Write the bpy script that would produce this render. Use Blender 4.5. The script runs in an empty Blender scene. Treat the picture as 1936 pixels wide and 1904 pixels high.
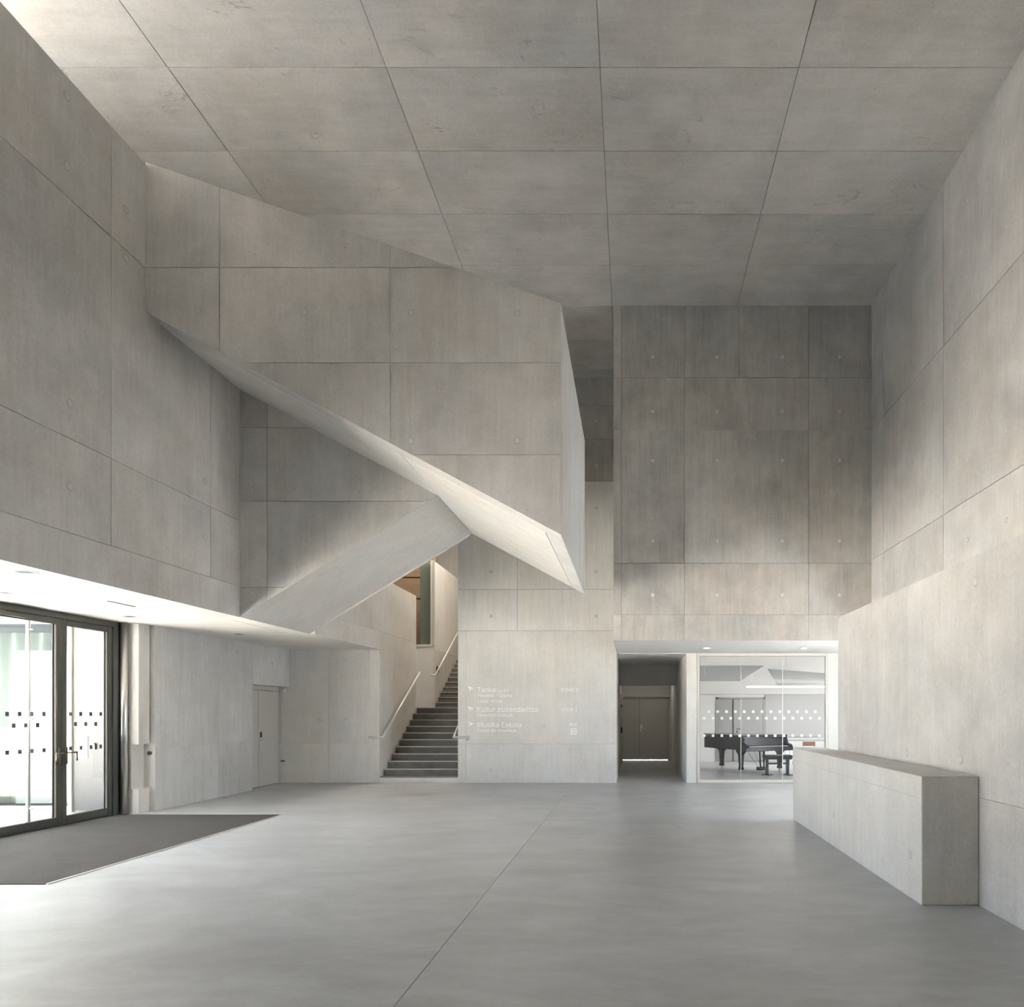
import bpy, bmesh, math, random
from mathutils import Vector, Matrix
from mathutils.geometry import delaunay_2d_cdt
random.seed(7)
SC = bpy.context.scene
COL = SC.collection

# ------------------------------------------------------------------ camera, world, sun, exposure
F = 1390.0                     # focal length in pixels of the 1936x1904 frame
CX, CY = 1195.0, 1345.0        # optical axis in the frame (shift lens)
EYE = 1.6
cam = bpy.data.cameras.new('camera')
cam.sensor_fit = 'HORIZONTAL'; cam.sensor_width = 36.0
cam.lens = F / 1936.0 * 36.0
cam.shift_x = (968.0 - CX) / 1936.0
cam.shift_y = (CY - 952.0) / 1936.0
cam.clip_end = 500
camo = bpy.data.objects.new('camera', cam); COL.objects.link(camo)
camo.location = (0, 0, EYE); camo.rotation_euler = (math.pi / 2, 0, 0)
SC.camera = camo

world = bpy.data.worlds.new('world'); SC.world = world; world.use_nodes = True
bg = world.node_tree.nodes['Background']
bg.inputs[0].default_value = (0.80, 0.90, 1.0, 1); bg.inputs[1].default_value = 4.2
sun = bpy.data.lights.new('sun', 'SUN'); sun.energy = 88.0; sun.angle = math.radians(3); sun.color = (1.0, 0.968, 0.93)
suno = bpy.data.objects.new('sun', sun); COL.objects.link(suno)
suno.rotation_euler = Vector((0.0, -0.62, -1.0)).to_track_quat('-Z', 'Y').to_euler()
suno.location = (-20, 30, 30)

SC.view_settings.view_transform = 'Standard'; SC.view_settings.look = 'None'
SC.view_settings.gamma = 1.0; SC.view_settings.use_curve_mapping = False
SC.view_settings.exposure = 1.57
cy = SC.cycles
cy.use_denoising = True
cy.max_bounces = 12; cy.diffuse_bounces = 8; cy.glossy_bounces = 4; cy.transmission_bounces = 6; cy.transparent_max_bounces = 12
cy.sample_clamp_indirect = 12.0; cy.caustics_reflective = False; cy.caustics_refractive = False

def portal(name, loc, rot, sx, sy):
    l = bpy.data.lights.new(name, 'AREA'); l.shape = 'RECTANGLE'; l.size = sx; l.size_y = sy
    l.cycles.is_portal = True
    o = bpy.data.objects.new(name, l); COL.objects.link(o); o.location = loc; o.rotation_euler = rot
    return o
def area(name, loc, rot, sx, sy, watts, col=(1, 1, 1)):
    l = bpy.data.lights.new(name, 'AREA'); l.shape = 'RECTANGLE'; l.size = sx; l.size_y = sy
    l.energy = watts; l.color = col
    o = bpy.data.objects.new(name, l); COL.objects.link(o); o.location = loc; o.rotation_euler = rot
    return o

# ------------------------------------------------------------------ levels and planes (metres)
YB = 16.47      # plane of the lettered wall and of the music room glazing
YF = 13.52      # upper back wall, standing forward over the glazing
ZC = 9.06       # ceiling
ZSL = 2.98      # soffit over the entrance
ZSR = 2.903     # soffit in front of the music room
XL = -5.75      # upper left wall
XG = -8.0       # entrance glazing
XW = -7.68      # lower left wall
XR = 4.405      # upper right wall
XP = 2.86       # low wall behind the counter
XS = -5.652     # wall along the stair
YBOX, YMID, YREAR = 8.685, 10.78, 13.10
XE = -0.8435    # right end of the hanging stair box
YGLASS0 = 3.6
def zs(x): return 3.69 + 0.536 * (XE - x)          # underside of the hanging stair box
def zl(x): return ZSL + 0.618 * (x - XL)           # underside of the lower flight

# ------------------------------------------------------------------ materials
MATS = {}
def new_mat(name):
    m = bpy.data.materials.new(name); m.use_nodes = True
    nt = m.node_tree
    for n in list(nt.nodes): nt.nodes.remove(n)
    out = nt.nodes.new('ShaderNodeOutputMaterial')
    MATS[name] = m
    return m, nt, out
def N(nt, typ, **kw):
    n = nt.nodes.new(typ)
    for k, v in kw.items():
        if k.startswith('i_'): n.inputs[k[2:]].default_value = v
        else: setattr(n, k, v)
    return n
def L(nt, a, b): nt.links.new(a, b)
def math_n(nt, op, a, b=None):
    n = nt.nodes.new('ShaderNodeMath'); n.operation = op
    for i, v in enumerate((a, b)):
        if v is None: continue
        if isinstance(v, (int, float)): n.inputs[i].default_value = v
        else: nt.links.new(v, n.inputs[i])
    return n.outputs[0]
def plain(name, col, rough=0.5, metal=0.0, spec=0.5, emit=None, estr=0.0, noise=0.0, nscale=20.0, coat=0.0):
    m, nt, out = new_mat(name)
    b = N(nt, 'ShaderNodeBsdfPrincipled')
    b.inputs['Roughness'].default_value = rough; b.inputs['Metallic'].default_value = metal
    b.inputs['Specular IOR Level'].default_value = spec; b.inputs['Coat Weight'].default_value = coat
    tc = N(nt, 'ShaderNodeTexCoord'); nz = N(nt, 'ShaderNodeTexNoise'); nz.inputs['Scale'].default_value = nscale
    nz.inputs['Detail'].default_value = 4
    L(nt, tc.outputs['Object'], nz.inputs['Vector'])
    f = math_n(nt, 'ADD', math_n(nt, 'MULTIPLY', math_n(nt, 'SUBTRACT', nz.outputs['Fac'], 0.5), 2 * noise), 1.0)
    mx = N(nt, 'ShaderNodeVectorMath', operation='SCALE'); mx.inputs[0].default_value = col[:3]
    L(nt, f, mx.inputs['Scale']); L(nt, mx.outputs[0], b.inputs['Base Color'])
    if emit is not None:
        b.inputs['Emission Color'].default_value = (*emit, 1); b.inputs['Emission Strength'].default_value = estr
    L(nt, b.outputs[0], out.inputs[0])
    return m

def concrete(name, col, streak='Z', rough=0.62, cloud=0.28, strk=0.115, fine=0.15, rand=0.10, warm=0.022, spec=0.35, marks=0.0):
    """cast concrete: clouds, formwork streaks, pores; each panel draws its own patch and tone"""
    m, nt, out = new_mat(name)
    b = N(nt, 'ShaderNodeBsdfPrincipled'); b.inputs['Specular IOR Level'].default_value = spec
    tc = N(nt, 'ShaderNodeTexCoord'); oi = N(nt, 'ShaderNodeObjectInfo')
    off = math_n(nt, 'MULTIPLY', oi.outputs['Random'], 37.0)
    def noise(scale, vec, detail=5.0, rg=0.55, stretch=None, dist=0.0):
        mp = N(nt, 'ShaderNodeMapping')
        if stretch: mp.inputs['Scale'].default_value = stretch
        L(nt, vec, mp.inputs['Vector'])
        n = N(nt, 'ShaderNodeTexNoise', noise_dimensions='4D')
        n.inputs['Scale'].default_value = scale; n.inputs['Detail'].default_value = detail
        n.inputs['Roughness'].default_value = rg; n.inputs['Distortion'].default_value = dist
        L(nt, mp.outputs[0], n.inputs['Vector']); L(nt, off, n.inputs['W'])
        return n.outputs['Fac']
    P = tc.outputs['Object']
    c1 = noise(0.55, P, 6.0, 0.6, dist=0.6)
    c2 = noise(2.3, P, 6.0, 0.6)
    st = {'Z': (5.0, 5.0, 0.35), 'X': (0.45, 4.0, 4.0), 'Y': (4.0, 0.45, 4.0)}[streak]
    s1 = noise(1.0, P, 6.0, 0.65, st)
    s2 = noise(4.0, P, 3.0, 0.6, st)
    fn = noise(38.0, P, 3.0, 0.6)
    def dev(x, a): return math_n(nt, 'MULTIPLY', math_n(nt, 'SUBTRACT', x, 0.5), a * 2.0)
    tot = math_n(nt, 'ADD', 1.0, dev(c1, cloud * 1.3))
    for x, a in ((c2, cloud * 0.8), (s1, strk * 1.2), (s2, strk * 0.55), (fn, fine)):
        tot = math_n(nt, 'ADD', tot, dev(x, a))
    tot = math_n(nt, 'ADD', tot, dev(oi.outputs['Random'], rand * 0.5))
    # pores
    vo = N(nt, 'ShaderNodeTexVoronoi', feature='F1'); vo.inputs['Scale'].default_value = 6.5
    L(nt, P, vo.inputs['Vector'])
    pore = N(nt, 'ShaderNodeMapRange'); pore.inputs[1].default_value = 0.035; pore.inputs[2].default_value = 0.07
    pore.inputs[3].default_value = 0.55; pore.inputs[4].default_value = 1.0
    L(nt, vo.outputs['Distance'], pore.inputs[0])
    gate = N(nt, 'ShaderNodeSeparateColor'); L(nt, vo.outputs['Color'], gate.inputs[0])
    keep = math_n(nt, 'GREATER_THAN', gate.outputs[0], 0.86)
    pf = math_n(nt, 'SUBTRACT', 1.0, math_n(nt, 'MULTIPLY', keep, math_n(nt, 'SUBTRACT', 1.0, pore.outputs[0])))
    tot = math_n(nt, 'MULTIPLY', tot, pf)
    if marks > 0:
        v1 = noise(0.75, P, 5.0, 0.62, {'Z': (1, 1, 1), 'X': (0.6, 1.5, 1), 'Y': (1.5, 0.6, 1)}[streak], dist=1.1)
        ridge = N(nt, 'ShaderNodeMapRange'); ridge.inputs[1].default_value = 0.0; ridge.inputs[2].default_value = 0.006
        ridge.inputs[3].default_value = 1.0; ridge.inputs[4].default_value = 0.0
        L(nt, math_n(nt, 'ABSOLUTE', math_n(nt, 'SUBTRACT', v1, 0.52)), ridge.inputs[0])
        msk = N(nt, 'ShaderNodeMapRange'); msk.inputs[1].default_value = 0.52; msk.inputs[2].default_value = 0.66
        L(nt, noise(1.7, P, 3.0, 0.5), msk.inputs[0])
        tot = math_n(nt, 'MULTIPLY', tot, math_n(nt, 'SUBTRACT', 1.0, math_n(nt, 'MULTIPLY', math_n(nt, 'MULTIPLY', ridge.outputs[0], msk.outputs[0]), marks)))
    tint = N(nt, 'ShaderNodeMix', data_type='RGBA')
    w = noise(0.9, P, 3.0, 0.5, dist=0.3)
    rr = N(nt, 'ShaderNodeMapRange'); rr.inputs[1].default_value = 0.35; rr.inputs[2].default_value = 0.65
    L(nt, w, rr.inputs[0]); L(nt, rr.outputs[0], tint.inputs['Factor'])
    tint.inputs['A'].default_value = (col[0] * (1 + warm), col[1], col[2] * (1 - warm * 1.3), 1)
    tint.inputs['B'].default_value = (col[0] * (1 - warm * 0.5), col[1], col[2] * (1 + warm * 0.5), 1)
    mx = N(nt, 'ShaderNodeVectorMath', operation='SCALE')
    L(nt, tint.outputs['Result'], mx.inputs[0]); L(nt, tot, mx.inputs['Scale'])
    L(nt, mx.outputs[0], b.inputs['Base Color'])
    r = N(nt, 'ShaderNodeMapRange'); r.inputs[3].default_value = rough - 0.12; r.inputs[4].default_value = rough + 0.12
    L(nt, c2, r.inputs[0]); L(nt, r.outputs[0], b.inputs['Roughness'])
    bp = N(nt, 'ShaderNodeBump'); bp.inputs['Strength'].default_value = 0.25; bp.inputs['Distance'].default_value = 0.01
    h = math_n(nt, 'ADD', math_n(nt, 'MULTIPLY', s2, 0.4), math_n(nt, 'MULTIPLY', fn, 0.25))
    L(nt, h, bp.inputs['Height']); L(nt, bp.outputs[0], b.inputs['Normal'])
    L(nt, b.outputs[0], out.inputs[0])
    return m

concrete('concrete', (0.58, 0.563, 0.548))
concrete('concrete_light', (0.655, 0.638, 0.615), cloud=0.16, strk=0.09)
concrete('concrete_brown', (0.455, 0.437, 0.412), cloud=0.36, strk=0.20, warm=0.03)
concrete('concrete_pale', (0.71, 0.69, 0.665), streak='X', cloud=0.1, strk=0.12)
concrete('concrete_ceiling', (0.595, 0.578, 0.565), streak='X', cloud=0.26, strk=0.12, marks=0.38)
concrete('concrete_whitish', (0.77, 0.755, 0.73), cloud=0.13, strk=0.13)
concrete('concrete_cool', (0.60, 0.598, 0.592), cloud=0.18, strk=0.14, warm=0.015)
plain('joint', (0.20, 0.195, 0.185), 0.9)
plain('tie_ring', (0.49, 0.48, 0.46), 0.8, noise=0.1)
plain('tie_plug', (0.62, 0.61, 0.585), 0.7, noise=0.1)

def floor_mat():
    m, nt, out = new_mat('floor_concrete')
    b = N(nt, 'ShaderNodeBsdfPrincipled'); b.inputs['Specular IOR Level'].default_value = 0.45
    tc = N(nt, 'ShaderNodeTexCoord'); oi = N(nt, 'ShaderNodeObjectInfo')
    off = math_n(nt, 'MULTIPLY', oi.outputs['Random'], 11.0)
    def noise(scale, detail, rg, dist, st=(1, 1, 1)):
        mp = N(nt, 'ShaderNodeMapping'); mp.inputs['Scale'].default_value = st
        L(nt, tc.outputs['Object'], mp.inputs['Vector'])
        n = N(nt, 'ShaderNodeTexNoise', noise_dimensions='4D')
        n.inputs['Scale'].default_value = scale; n.inputs['Detail'].default_value = detail
        n.inputs['Roughness'].default_value = rg; n.inputs['Distortion'].default_value = dist
        L(nt, mp.outputs[0], n.inputs['Vector']); L(nt, off, n.inputs['W'])
        return n.outputs['Fac']
    a = noise(0.9, 8, 0.66, 1.2, (0.8, 1.5, 1)); c = noise(2.6, 8, 0.68, 0.9, (0.8, 1.9, 1)); d = noise(30, 4, 0.7, 0)
    tot = math_n(nt, 'ADD', 1.0, math_n(nt, 'MULTIPLY', math_n(nt, 'SUBTRACT', a, 0.5), 0.85))
    tot = math_n(nt, 'ADD', tot, math_n(nt, 'MULTIPLY', math_n(nt, 'SUBTRACT', c, 0.5), 0.62))
    tot = math_n(nt, 'ADD', tot, math_n(nt, 'MULTIPLY', math_n(nt, 'SUBTRACT', d, 0.5), 0.16))
    mx = N(nt, 'ShaderNodeVectorMath', operation='SCALE'); mx.inputs[0].default_value = (0.435, 0.445, 0.455)
    L(nt, tot, mx.inputs['Scale']); L(nt, mx.outputs[0], b.inputs['Base Color'])
    r = N(nt, 'ShaderNodeMapRange'); r.inputs[1].default_value = 0.3; r.inputs[2].default_value = 0.7
    r.inputs[3].default_value = 0.27; r.inputs[4].default_value = 0.46
    L(nt, c, r.inputs[0]); L(nt, r.outputs[0], b.inputs['Roughness'])
    bp = N(nt, 'ShaderNodeBump'); bp.inputs['Strength'].default_value = 0.08; bp.inputs['Distance'].default_value = 0.01
    L(nt, c, bp.inputs['Height']); L(nt, bp.outputs[0], b.inputs['Normal'])
    L(nt, b.outputs[0], out.inputs[0])
floor_mat()

def glass_mat(name, tint=(0.93, 0.96, 0.95), refl=0.05):
    m, nt, out = new_mat(name)
    t = N(nt, 'ShaderNodeBsdfTransparent'); t.inputs[0].default_value = (*tint, 1)
    g = N(nt, 'ShaderNodeBsdfGlossy'); g.inputs['Roughness'].default_value = 0.0
    lw = N(nt, 'ShaderNodeLayerWeight'); lw.inputs['Blend'].default_value = 0.5
    fc = math_n(nt, 'ADD', math_n(nt, 'MULTIPLY', math_n(nt, 'POWER', lw.outputs['Facing'], 4.0), 0.5), refl * 0.5)
    mx = N(nt, 'ShaderNodeMixShader')
    L(nt, fc, mx.inputs[0]); L(nt, t.outputs[0], mx.inputs[1]); L(nt, g.outputs[0], mx.inputs[2])
    L(nt, mx.outputs[0], out.inputs[0])
glass_mat('glass', (0.955, 0.955, 0.95)); glass_mat('glass_green', (0.74, 0.76, 0.74))

def mat_carpet():
    m, nt, out = new_mat('carpet')
    b = N(nt, 'ShaderNodeBsdfPrincipled'); b.inputs['Roughness'].default_value = 0.95; b.inputs['Specular IOR Level'].default_value = 0.1
    tc = N(nt, 'ShaderNodeTexCoord'); oi = N(nt, 'ShaderNodeObjectInfo')
    n1 = N(nt, 'ShaderNodeTexNoise'); n1.inputs['Scale'].default_value = 160; n1.inputs['Detail'].default_value = 3
    n2 = N(nt, 'ShaderNodeTexNoise'); n2.inputs['Scale'].default_value = 3; n2.inputs['Detail'].default_value = 5
    L(nt, tc.outputs['Object'], n1.inputs['Vector']); L(nt, tc.outputs['Object'], n2.inputs['Vector'])
    t = math_n(nt, 'ADD', math_n(nt, 'MULTIPLY', n1.outputs['Fac'], 0.9), math_n(nt, 'MULTIPLY', n2.outputs['Fac'], 0.35))
    t = math_n(nt, 'ADD', math_n(nt, 'ADD', t, 0.25), math_n(nt, 'MULTIPLY', oi.outputs['Random'], 0.4))
    mx = N(nt, 'ShaderNodeVectorMath', operation='SCALE'); mx.inputs[0].default_value = (0.075, 0.071, 0.066)
    L(nt, t, mx.inputs['Scale']); L(nt, mx.outputs[0], b.inputs['Base Color'])
    bp = N(nt, 'ShaderNodeBump'); bp.inputs['Strength'].default_value = 0.6; bp.inputs['Distance'].default_value = 0.01
    L(nt, n1.outputs['Fac'], bp.inputs['Height']); L(nt, bp.outputs[0], b.inputs['Normal'])
    L(nt, b.outputs[0], out.inputs[0])
mat_carpet()

def perforated():
    m, nt, out = new_mat('perforated_sheet')
    b = N(nt, 'ShaderNodeBsdfPrincipled'); b.inputs['Roughness'].default_value = 0.5
    tc = N(nt, 'ShaderNodeTexCoord'); sp = N(nt, 'ShaderNodeSeparateXYZ'); L(nt, tc.outputs['Object'], sp.inputs[0])
    def cell(s):
        f = math_n(nt, 'FRACT', math_n(nt, 'MULTIPLY', math_n(nt, 'ADD', s, 100.0), 1 / 0.026))
        return math_n(nt, 'POWER', math_n(nt, 'SUBTRACT', f, 0.5), 2.0)
    d = math_n(nt, 'SQRT', math_n(nt, 'ADD', cell(sp.outputs[0]), cell(sp.outputs[2])))
    mr = N(nt, 'ShaderNodeMapRange'); mr.inputs[1].default_value = 0.2; mr.inputs[2].default_value = 0.3
    L(nt, d, mr.inputs[0])
    mx = N(nt, 'ShaderNodeMix', data_type='RGBA'); L(nt, mr.outputs[0], mx.inputs['Factor'])
    mx.inputs['A'].default_value = (0.028, 0.027, 0.026, 1); mx.inputs['B'].default_value = (0.072, 0.070, 0.066, 1)
    L(nt, mx.outputs['Result'], b.inputs['Base Color']); L(nt, b.outputs[0], out.inputs[0])
perforated()

def wood(name, col, scale=1.0):
    m, nt, out = new_mat(name)
    b = N(nt, 'ShaderNodeBsdfPrincipled'); b.inputs['Roughness'].default_value = 0.5
    tc = N(nt, 'ShaderNodeTexCoord'); mp = N(nt, 'ShaderNodeMapping'); mp.inputs['Scale'].default_value = (0.8 * scale, 8 * scale, 14 * scale)
    L(nt, tc.outputs['Object'], mp.inputs[0])
    n = N(nt, 'ShaderNodeTexNoise'); n.inputs['Scale'].default_value = 2.0; n.inputs['Detail'].default_value = 6; n.inputs['Distortion'].default_value = 0.4
    L(nt, mp.outputs[0], n.inputs['Vector'])
    cr = N(nt, 'ShaderNodeMix', data_type='RGBA'); L(nt, n.outputs['Fac'], cr.inputs['Factor'])
    cr.inputs['A'].default_value = (col[0] * 0.6, col[1] * 0.6, col[2] * 0.6, 1); cr.inputs['B'].default_value = (col[0] * 1.3, col[1] * 1.3, col[2] * 1.3, 1)
    L(nt, cr.outputs['Result'], b.inputs['Base Color']); L(nt, b.outputs[0], out.inputs[0])
wood('wood_panel', (0.24, 0.16, 0.10)); wood('wood_red', (0.28, 0.10, 0.04), 2.0); wood('deck_wood', (0.50, 0.47, 0.41))

def stone_mat():
    m, nt, out = new_mat('dark_stone')
    b = N(nt, 'ShaderNodeBsdfPrincipled'); b.inputs['Roughness'].default_value = 0.65
    tc = N(nt, 'ShaderNodeTexCoord')
    n1 = N(nt, 'ShaderNodeTexNoise'); n1.inputs['Scale'].default_value = 90; n1.inputs['Detail'].default_value = 2
    n2 = N(nt, 'ShaderNodeTexNoise'); n2.inputs['Scale'].default_value = 4; n2.inputs['Detail'].default_value = 5
    for n in (n1, n2): L(nt, tc.outputs['Object'], n.inputs['Vector'])
    t = math_n(nt, 'ADD', math_n(nt, 'MULTIPLY', n1.outputs['Fac'], 0.9), math_n(nt, 'MULTIPLY', n2.outputs['Fac'], 0.6))
    mx = N(nt, 'ShaderNodeVectorMath', operation='SCALE'); mx.inputs[0].default_value = (0.21, 0.203, 0.19)
    L(nt, t, mx.inputs['Scale']); L(nt, mx.outputs[0], b.inputs['Base Color']); L(nt, b.outputs[0], out.inputs[0])
stone_mat()

plain('white_paint', (0.72, 0.71, 0.69), 0.6, noise=0.02, nscale=3)
plain('room_white', (0.74, 0.735, 0.72), 0.6, noise=0.02, nscale=2)
plain('room_grey', (0.42, 0.42, 0.41), 0.45, noise=0.03, nscale=2)
plain('door_paint', (0.56, 0.54, 0.50), 0.45, noise=0.02, nscale=2)
plain('grey_door_paint', (0.34, 0.34, 0.33), 0.4, noise=0.02, nscale=2)
plain('dark_frame', (0.075, 0.075, 0.07), 0.4, metal=0.3, noise=0.03)
plain('gasket', (0.02, 0.02, 0.02), 0.7)
plain('cream_frame', (0.62, 0.59, 0.53), 0.5, noise=0.02)
plain('steel', (0.62, 0.61, 0.59), 0.28, metal=1.0, noise=0.04)
plain('aluminium', (0.72, 0.71, 0.68), 0.4, metal=0.8, noise=0.03)
plain('rail_paint', (0.62, 0.61, 0.57), 0.4, metal=0.2)
plain('brass_dark', (0.20, 0.17, 0.12), 0.35, metal=0.9)
plain('black_plastic', (0.015, 0.015, 0.016), 0.4)
plain('lettering_white', (0.96, 0.955, 0.94), 0.5)
plain('sticker_white', (0.86, 0.86, 0.85), 0.6)
plain('sticker_grey', (0.13, 0.12, 0.125), 0.6)
plain('sticker_edge', (0.30, 0.30, 0.29), 0.6)
plain('piano_black', (0.006, 0.006, 0.007), 0.16, spec=0.35)
plain('ivory', (0.75, 0.72, 0.64), 0.3)
plain('bench_black', (0.018, 0.018, 0.02), 0.45)
plain('bench_metal', (0.045, 0.047, 0.05), 0.4, metal=0.5)
plain('nosing', (0.50, 0.48, 0.44), 0.5, noise=0.05)
plain('blind_white', (0.60, 0.61, 0.61), 0.8, noise=0.03)
plain('curtain_cloth', (0.42, 0.46, 0.42), 0.9, noise=0.08, nscale=5)
plain('frosted_green', (0.44, 0.47, 0.43), 0.5, noise=0.03, nscale=2)
plain('paper', (0.72, 0.70, 0.64), 0.8)
plain('ink', (0.10, 0.10, 0.10), 0.8)
plain('paving', (0.58, 0.56, 0.52), 0.9, noise=0.15, nscale=1.5)
plain('render_white', (0.45, 0.45, 0.44), 0.8, noise=0.05, nscale=1)
plain('lamp_glow', (0.9, 0.9, 0.88), 0.5, emit=(1.0, 0.97, 0.92), estr=6.0)
plain('lamp_panel', (0.8, 0.8, 0.78), 0.5, emit=(1.0, 0.97, 0.92), estr=0.9)
plain('lamp_strip', (0.9, 0.9, 0.88), 0.5, emit=(1.0, 0.98, 0.95), estr=3.0)
plain('desk_grey', (0.30, 0.31, 0.33), 0.5, noise=0.03)
plain('leaf', (0.10, 0.15, 0.06), 0.8, noise=0.4, nscale=2)
plain('asphalt', (0.055, 0.056, 0.06), 0.9, noise=0.2, nscale=3)
plain('bark', (0.16, 0.12, 0.09), 0.9, noise=0.2, nscale=6)

# ------------------------------------------------------------------ mesh helpers
def tag(o, label=None, cat=None, group=None, kind=None):
    if label: o['label'] = label
    if cat: o['category'] = cat
    if group: o['group'] = group
    if kind: o['kind'] = kind
    return o
def mk(name, verts, faces, mat, parent=None, smooth=False, bevel=0.0):
    me = bpy.data.meshes.new(name)
    me.from_pydata([tuple(v) for v in verts], [], faces)
    bm = bmesh.new(); bm.from_mesh(me)
    bmesh.ops.recalc_face_normals(bm, faces=bm.faces)
    if bevel > 0:
        bmesh.ops.bevel(bm, geom=[e for e in bm.edges], offset=bevel, segments=1, profile=0.5, affect='EDGES')
    bm.to_mesh(me); bm.free()
    if smooth:
        for p in me.polygons: p.use_smooth = True
    if isinstance(mat, str): me.materials.append(MATS[mat])
    o = bpy.data.objects.new(name, me); COL.objects.link(o)
    if parent is not None: o.parent = parent
    return o
class G:
    """collects boxes, prisms and tubes of ONE part"""
    def __init__(s): s.v = []; s.f = []
    def add(s, v, f):
        n = len(s.v); s.v += [Vector(x) for x in v]; s.f += [[i + n for i in q] for q in f]; return s
    def box(s, x0, x1, y0, y1, z0, z1):
        v = [(x, y, z) for x in (x0, x1) for y in (y0, y1) for z in (z0, z1)]
        return s.add(v, [(0, 1, 3, 2), (4, 6, 7, 5), (0, 4, 5, 1), (2, 3, 7, 6), (0, 2, 6, 4), (1, 5, 7, 3)])
    def prism(s, poly, off):
        n = len(poly); off = Vector(off); v = [Vector(p) for p in poly]; v += [p + off for p in v]
        f = [list(range(n)), list(range(2 * n - 1, n - 1, -1))]
        f += [[i, (i + 1) % n, n + (i + 1) % n, n + i] for i in range(n)]
        return s.add(v, f)
    def cyl(s, a, b, r0, r1=None, n=16, cap=True):
        a = Vector(a); b = Vector(b); r1 = r0 if r1 is None else r1
        d = (b - a).normalized(); t = Vector((0, 0, 1)) if abs(d.z) < 0.9 else Vector((1, 0, 0))
        u = d.cross(t).normalized(); w = d.cross(u)
        v = []
        for p, r in ((a, r0), (b, r1)):
            v += [p + (u * math.cos(2 * math.pi * i / n) + w * math.sin(2 * math.pi * i / n)) * r for i in range(n)]
        f = [[i, (i + 1) % n, n + (i + 1) % n, n + i] for i in range(n)]
        if cap: f += [list(range(n - 1, -1, -1)), list(range(n, 2 * n))]
        return s.add(v, f)
    def tube(s, pts, r, n=12):
        for a, b in zip(pts[:-1], pts[1:]): s.cyl(a, b, r, r, n)
        for p in pts[1:-1]: s.ball(p, r, n)
        return s
    def ball(s, c, r, n=10):
        c = Vector(c); v = []; f = []; m = 6
        for j in range(m + 1):
            th = math.pi * j / m
            for i in range(n):
                ph = 2 * math.pi * i / n
                v.append(c + Vector((math.sin(th) * math.cos(ph), math.sin(th) * math.sin(ph), math.cos(th))) * r)
        for j in range(m):
            for i in range(n):
                f.append([j * n + i, j * n + (i + 1) % n, (j + 1) * n + (i + 1) % n, (j + 1) * n + i])
        return s.add(v, f)
    def build(s, name, mat, parent=None, smooth=False, bevel=0.0, xf=None):
        v = s.v if xf is None else [xf @ p for p in s.v]
        return mk(name, v, s.f, mat, parent, smooth, bevel)
def bx(name, x0, x1, y0, y1, z0, z1, mat, parent=None, bevel=0.0):
    return G().box(x0, x1, y0, y1, z0, z1).build(name, mat, parent, bevel=bevel)
def empty(name, loc=(0, 0, 0)):
    o = bpy.data.objects.new(name, None); COL.objects.link(o); o.location = loc; o.empty_display_size = 0.2
    return o
def adopt(root, *parts):
    """parent finished parts (built in world coordinates) to a thing without moving them"""
    for p in parts:
        p.parent = root; p.matrix_parent_inverse = Matrix.Translation(root.location).inverted()
def sub(part, *subs):
    for p in subs: p.parent = part; p.matrix_parent_inverse = Matrix.Identity(4)
class Frame:
    def __init__(s, O, U, V, Nn): s.O, s.U, s.V, s.N = Vector(O), Vector(U), Vector(V), Vector(Nn)
    def p(s, u, v, w=0.0): return s.O + s.U * u + s.V * v + s.N * w
def clip(poly, axis, lim, keep_gt):
    out = []
    for i in range(len(poly)):
        a, b = poly[i], poly[(i + 1) % len(poly)]
        ia = (a[axis] >= lim) if keep_gt else (a[axis] <= lim)
        ib = (b[axis] >= lim) if keep_gt else (b[axis] <= lim)
        if ia: out.append(a)
        if ia != ib:
            t = (lim - a[axis]) / (b[axis] - a[axis])
            out.append((a[0] + (b[0] - a[0]) * t, a[1] + (b[1] - a[1]) * t))
    return out
def area2(p): return abs(sum(p[i][0] * p[(i + 1) % len(p)][1] - p[(i + 1) % len(p)][0] * p[i][1] for i in range(len(p)))) / 2
DEP = 0.012
def slab(name, fr, polys, th, mat='joint', parent=None):
    g = G()
    for p in polys: g.prism([fr.p(u, v, -DEP) for u, v in p], fr.N * -(th - DEP))
    return g.build(name, mat, parent)
def panels(base, fr, poly, ucuts, vcuts, mat, gap=0.008, name='concrete_panel'):
    big = 1e3
    us = [-big] + sorted(ucuts) + [big]; vs = [-big] + sorted(vcuts) + [big]
    for i in range(len(us) - 1):
        for j in range(len(vs) - 1):
            q = poly
            for ax, lim, gt in ((0, us[i] + gap / 2, True), (0, us[i + 1] - gap / 2, False), (1, vs[j] + gap / 2, True), (1, vs[j + 1] - gap / 2, False)):
                q = clip(q, ax, lim, gt)
                if len(q) < 3: break
            if len(q) < 3 or area2(q) < 0.004: continue
            w = random.uniform(-0.0015, 0.0015)
            mm = mat(i, j) if callable(mat) else mat
            G().prism([fr.p(u, v, w) for u, v in q], fr.N * -(DEP + w)).build(name, mm, base)
TIE = None
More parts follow.
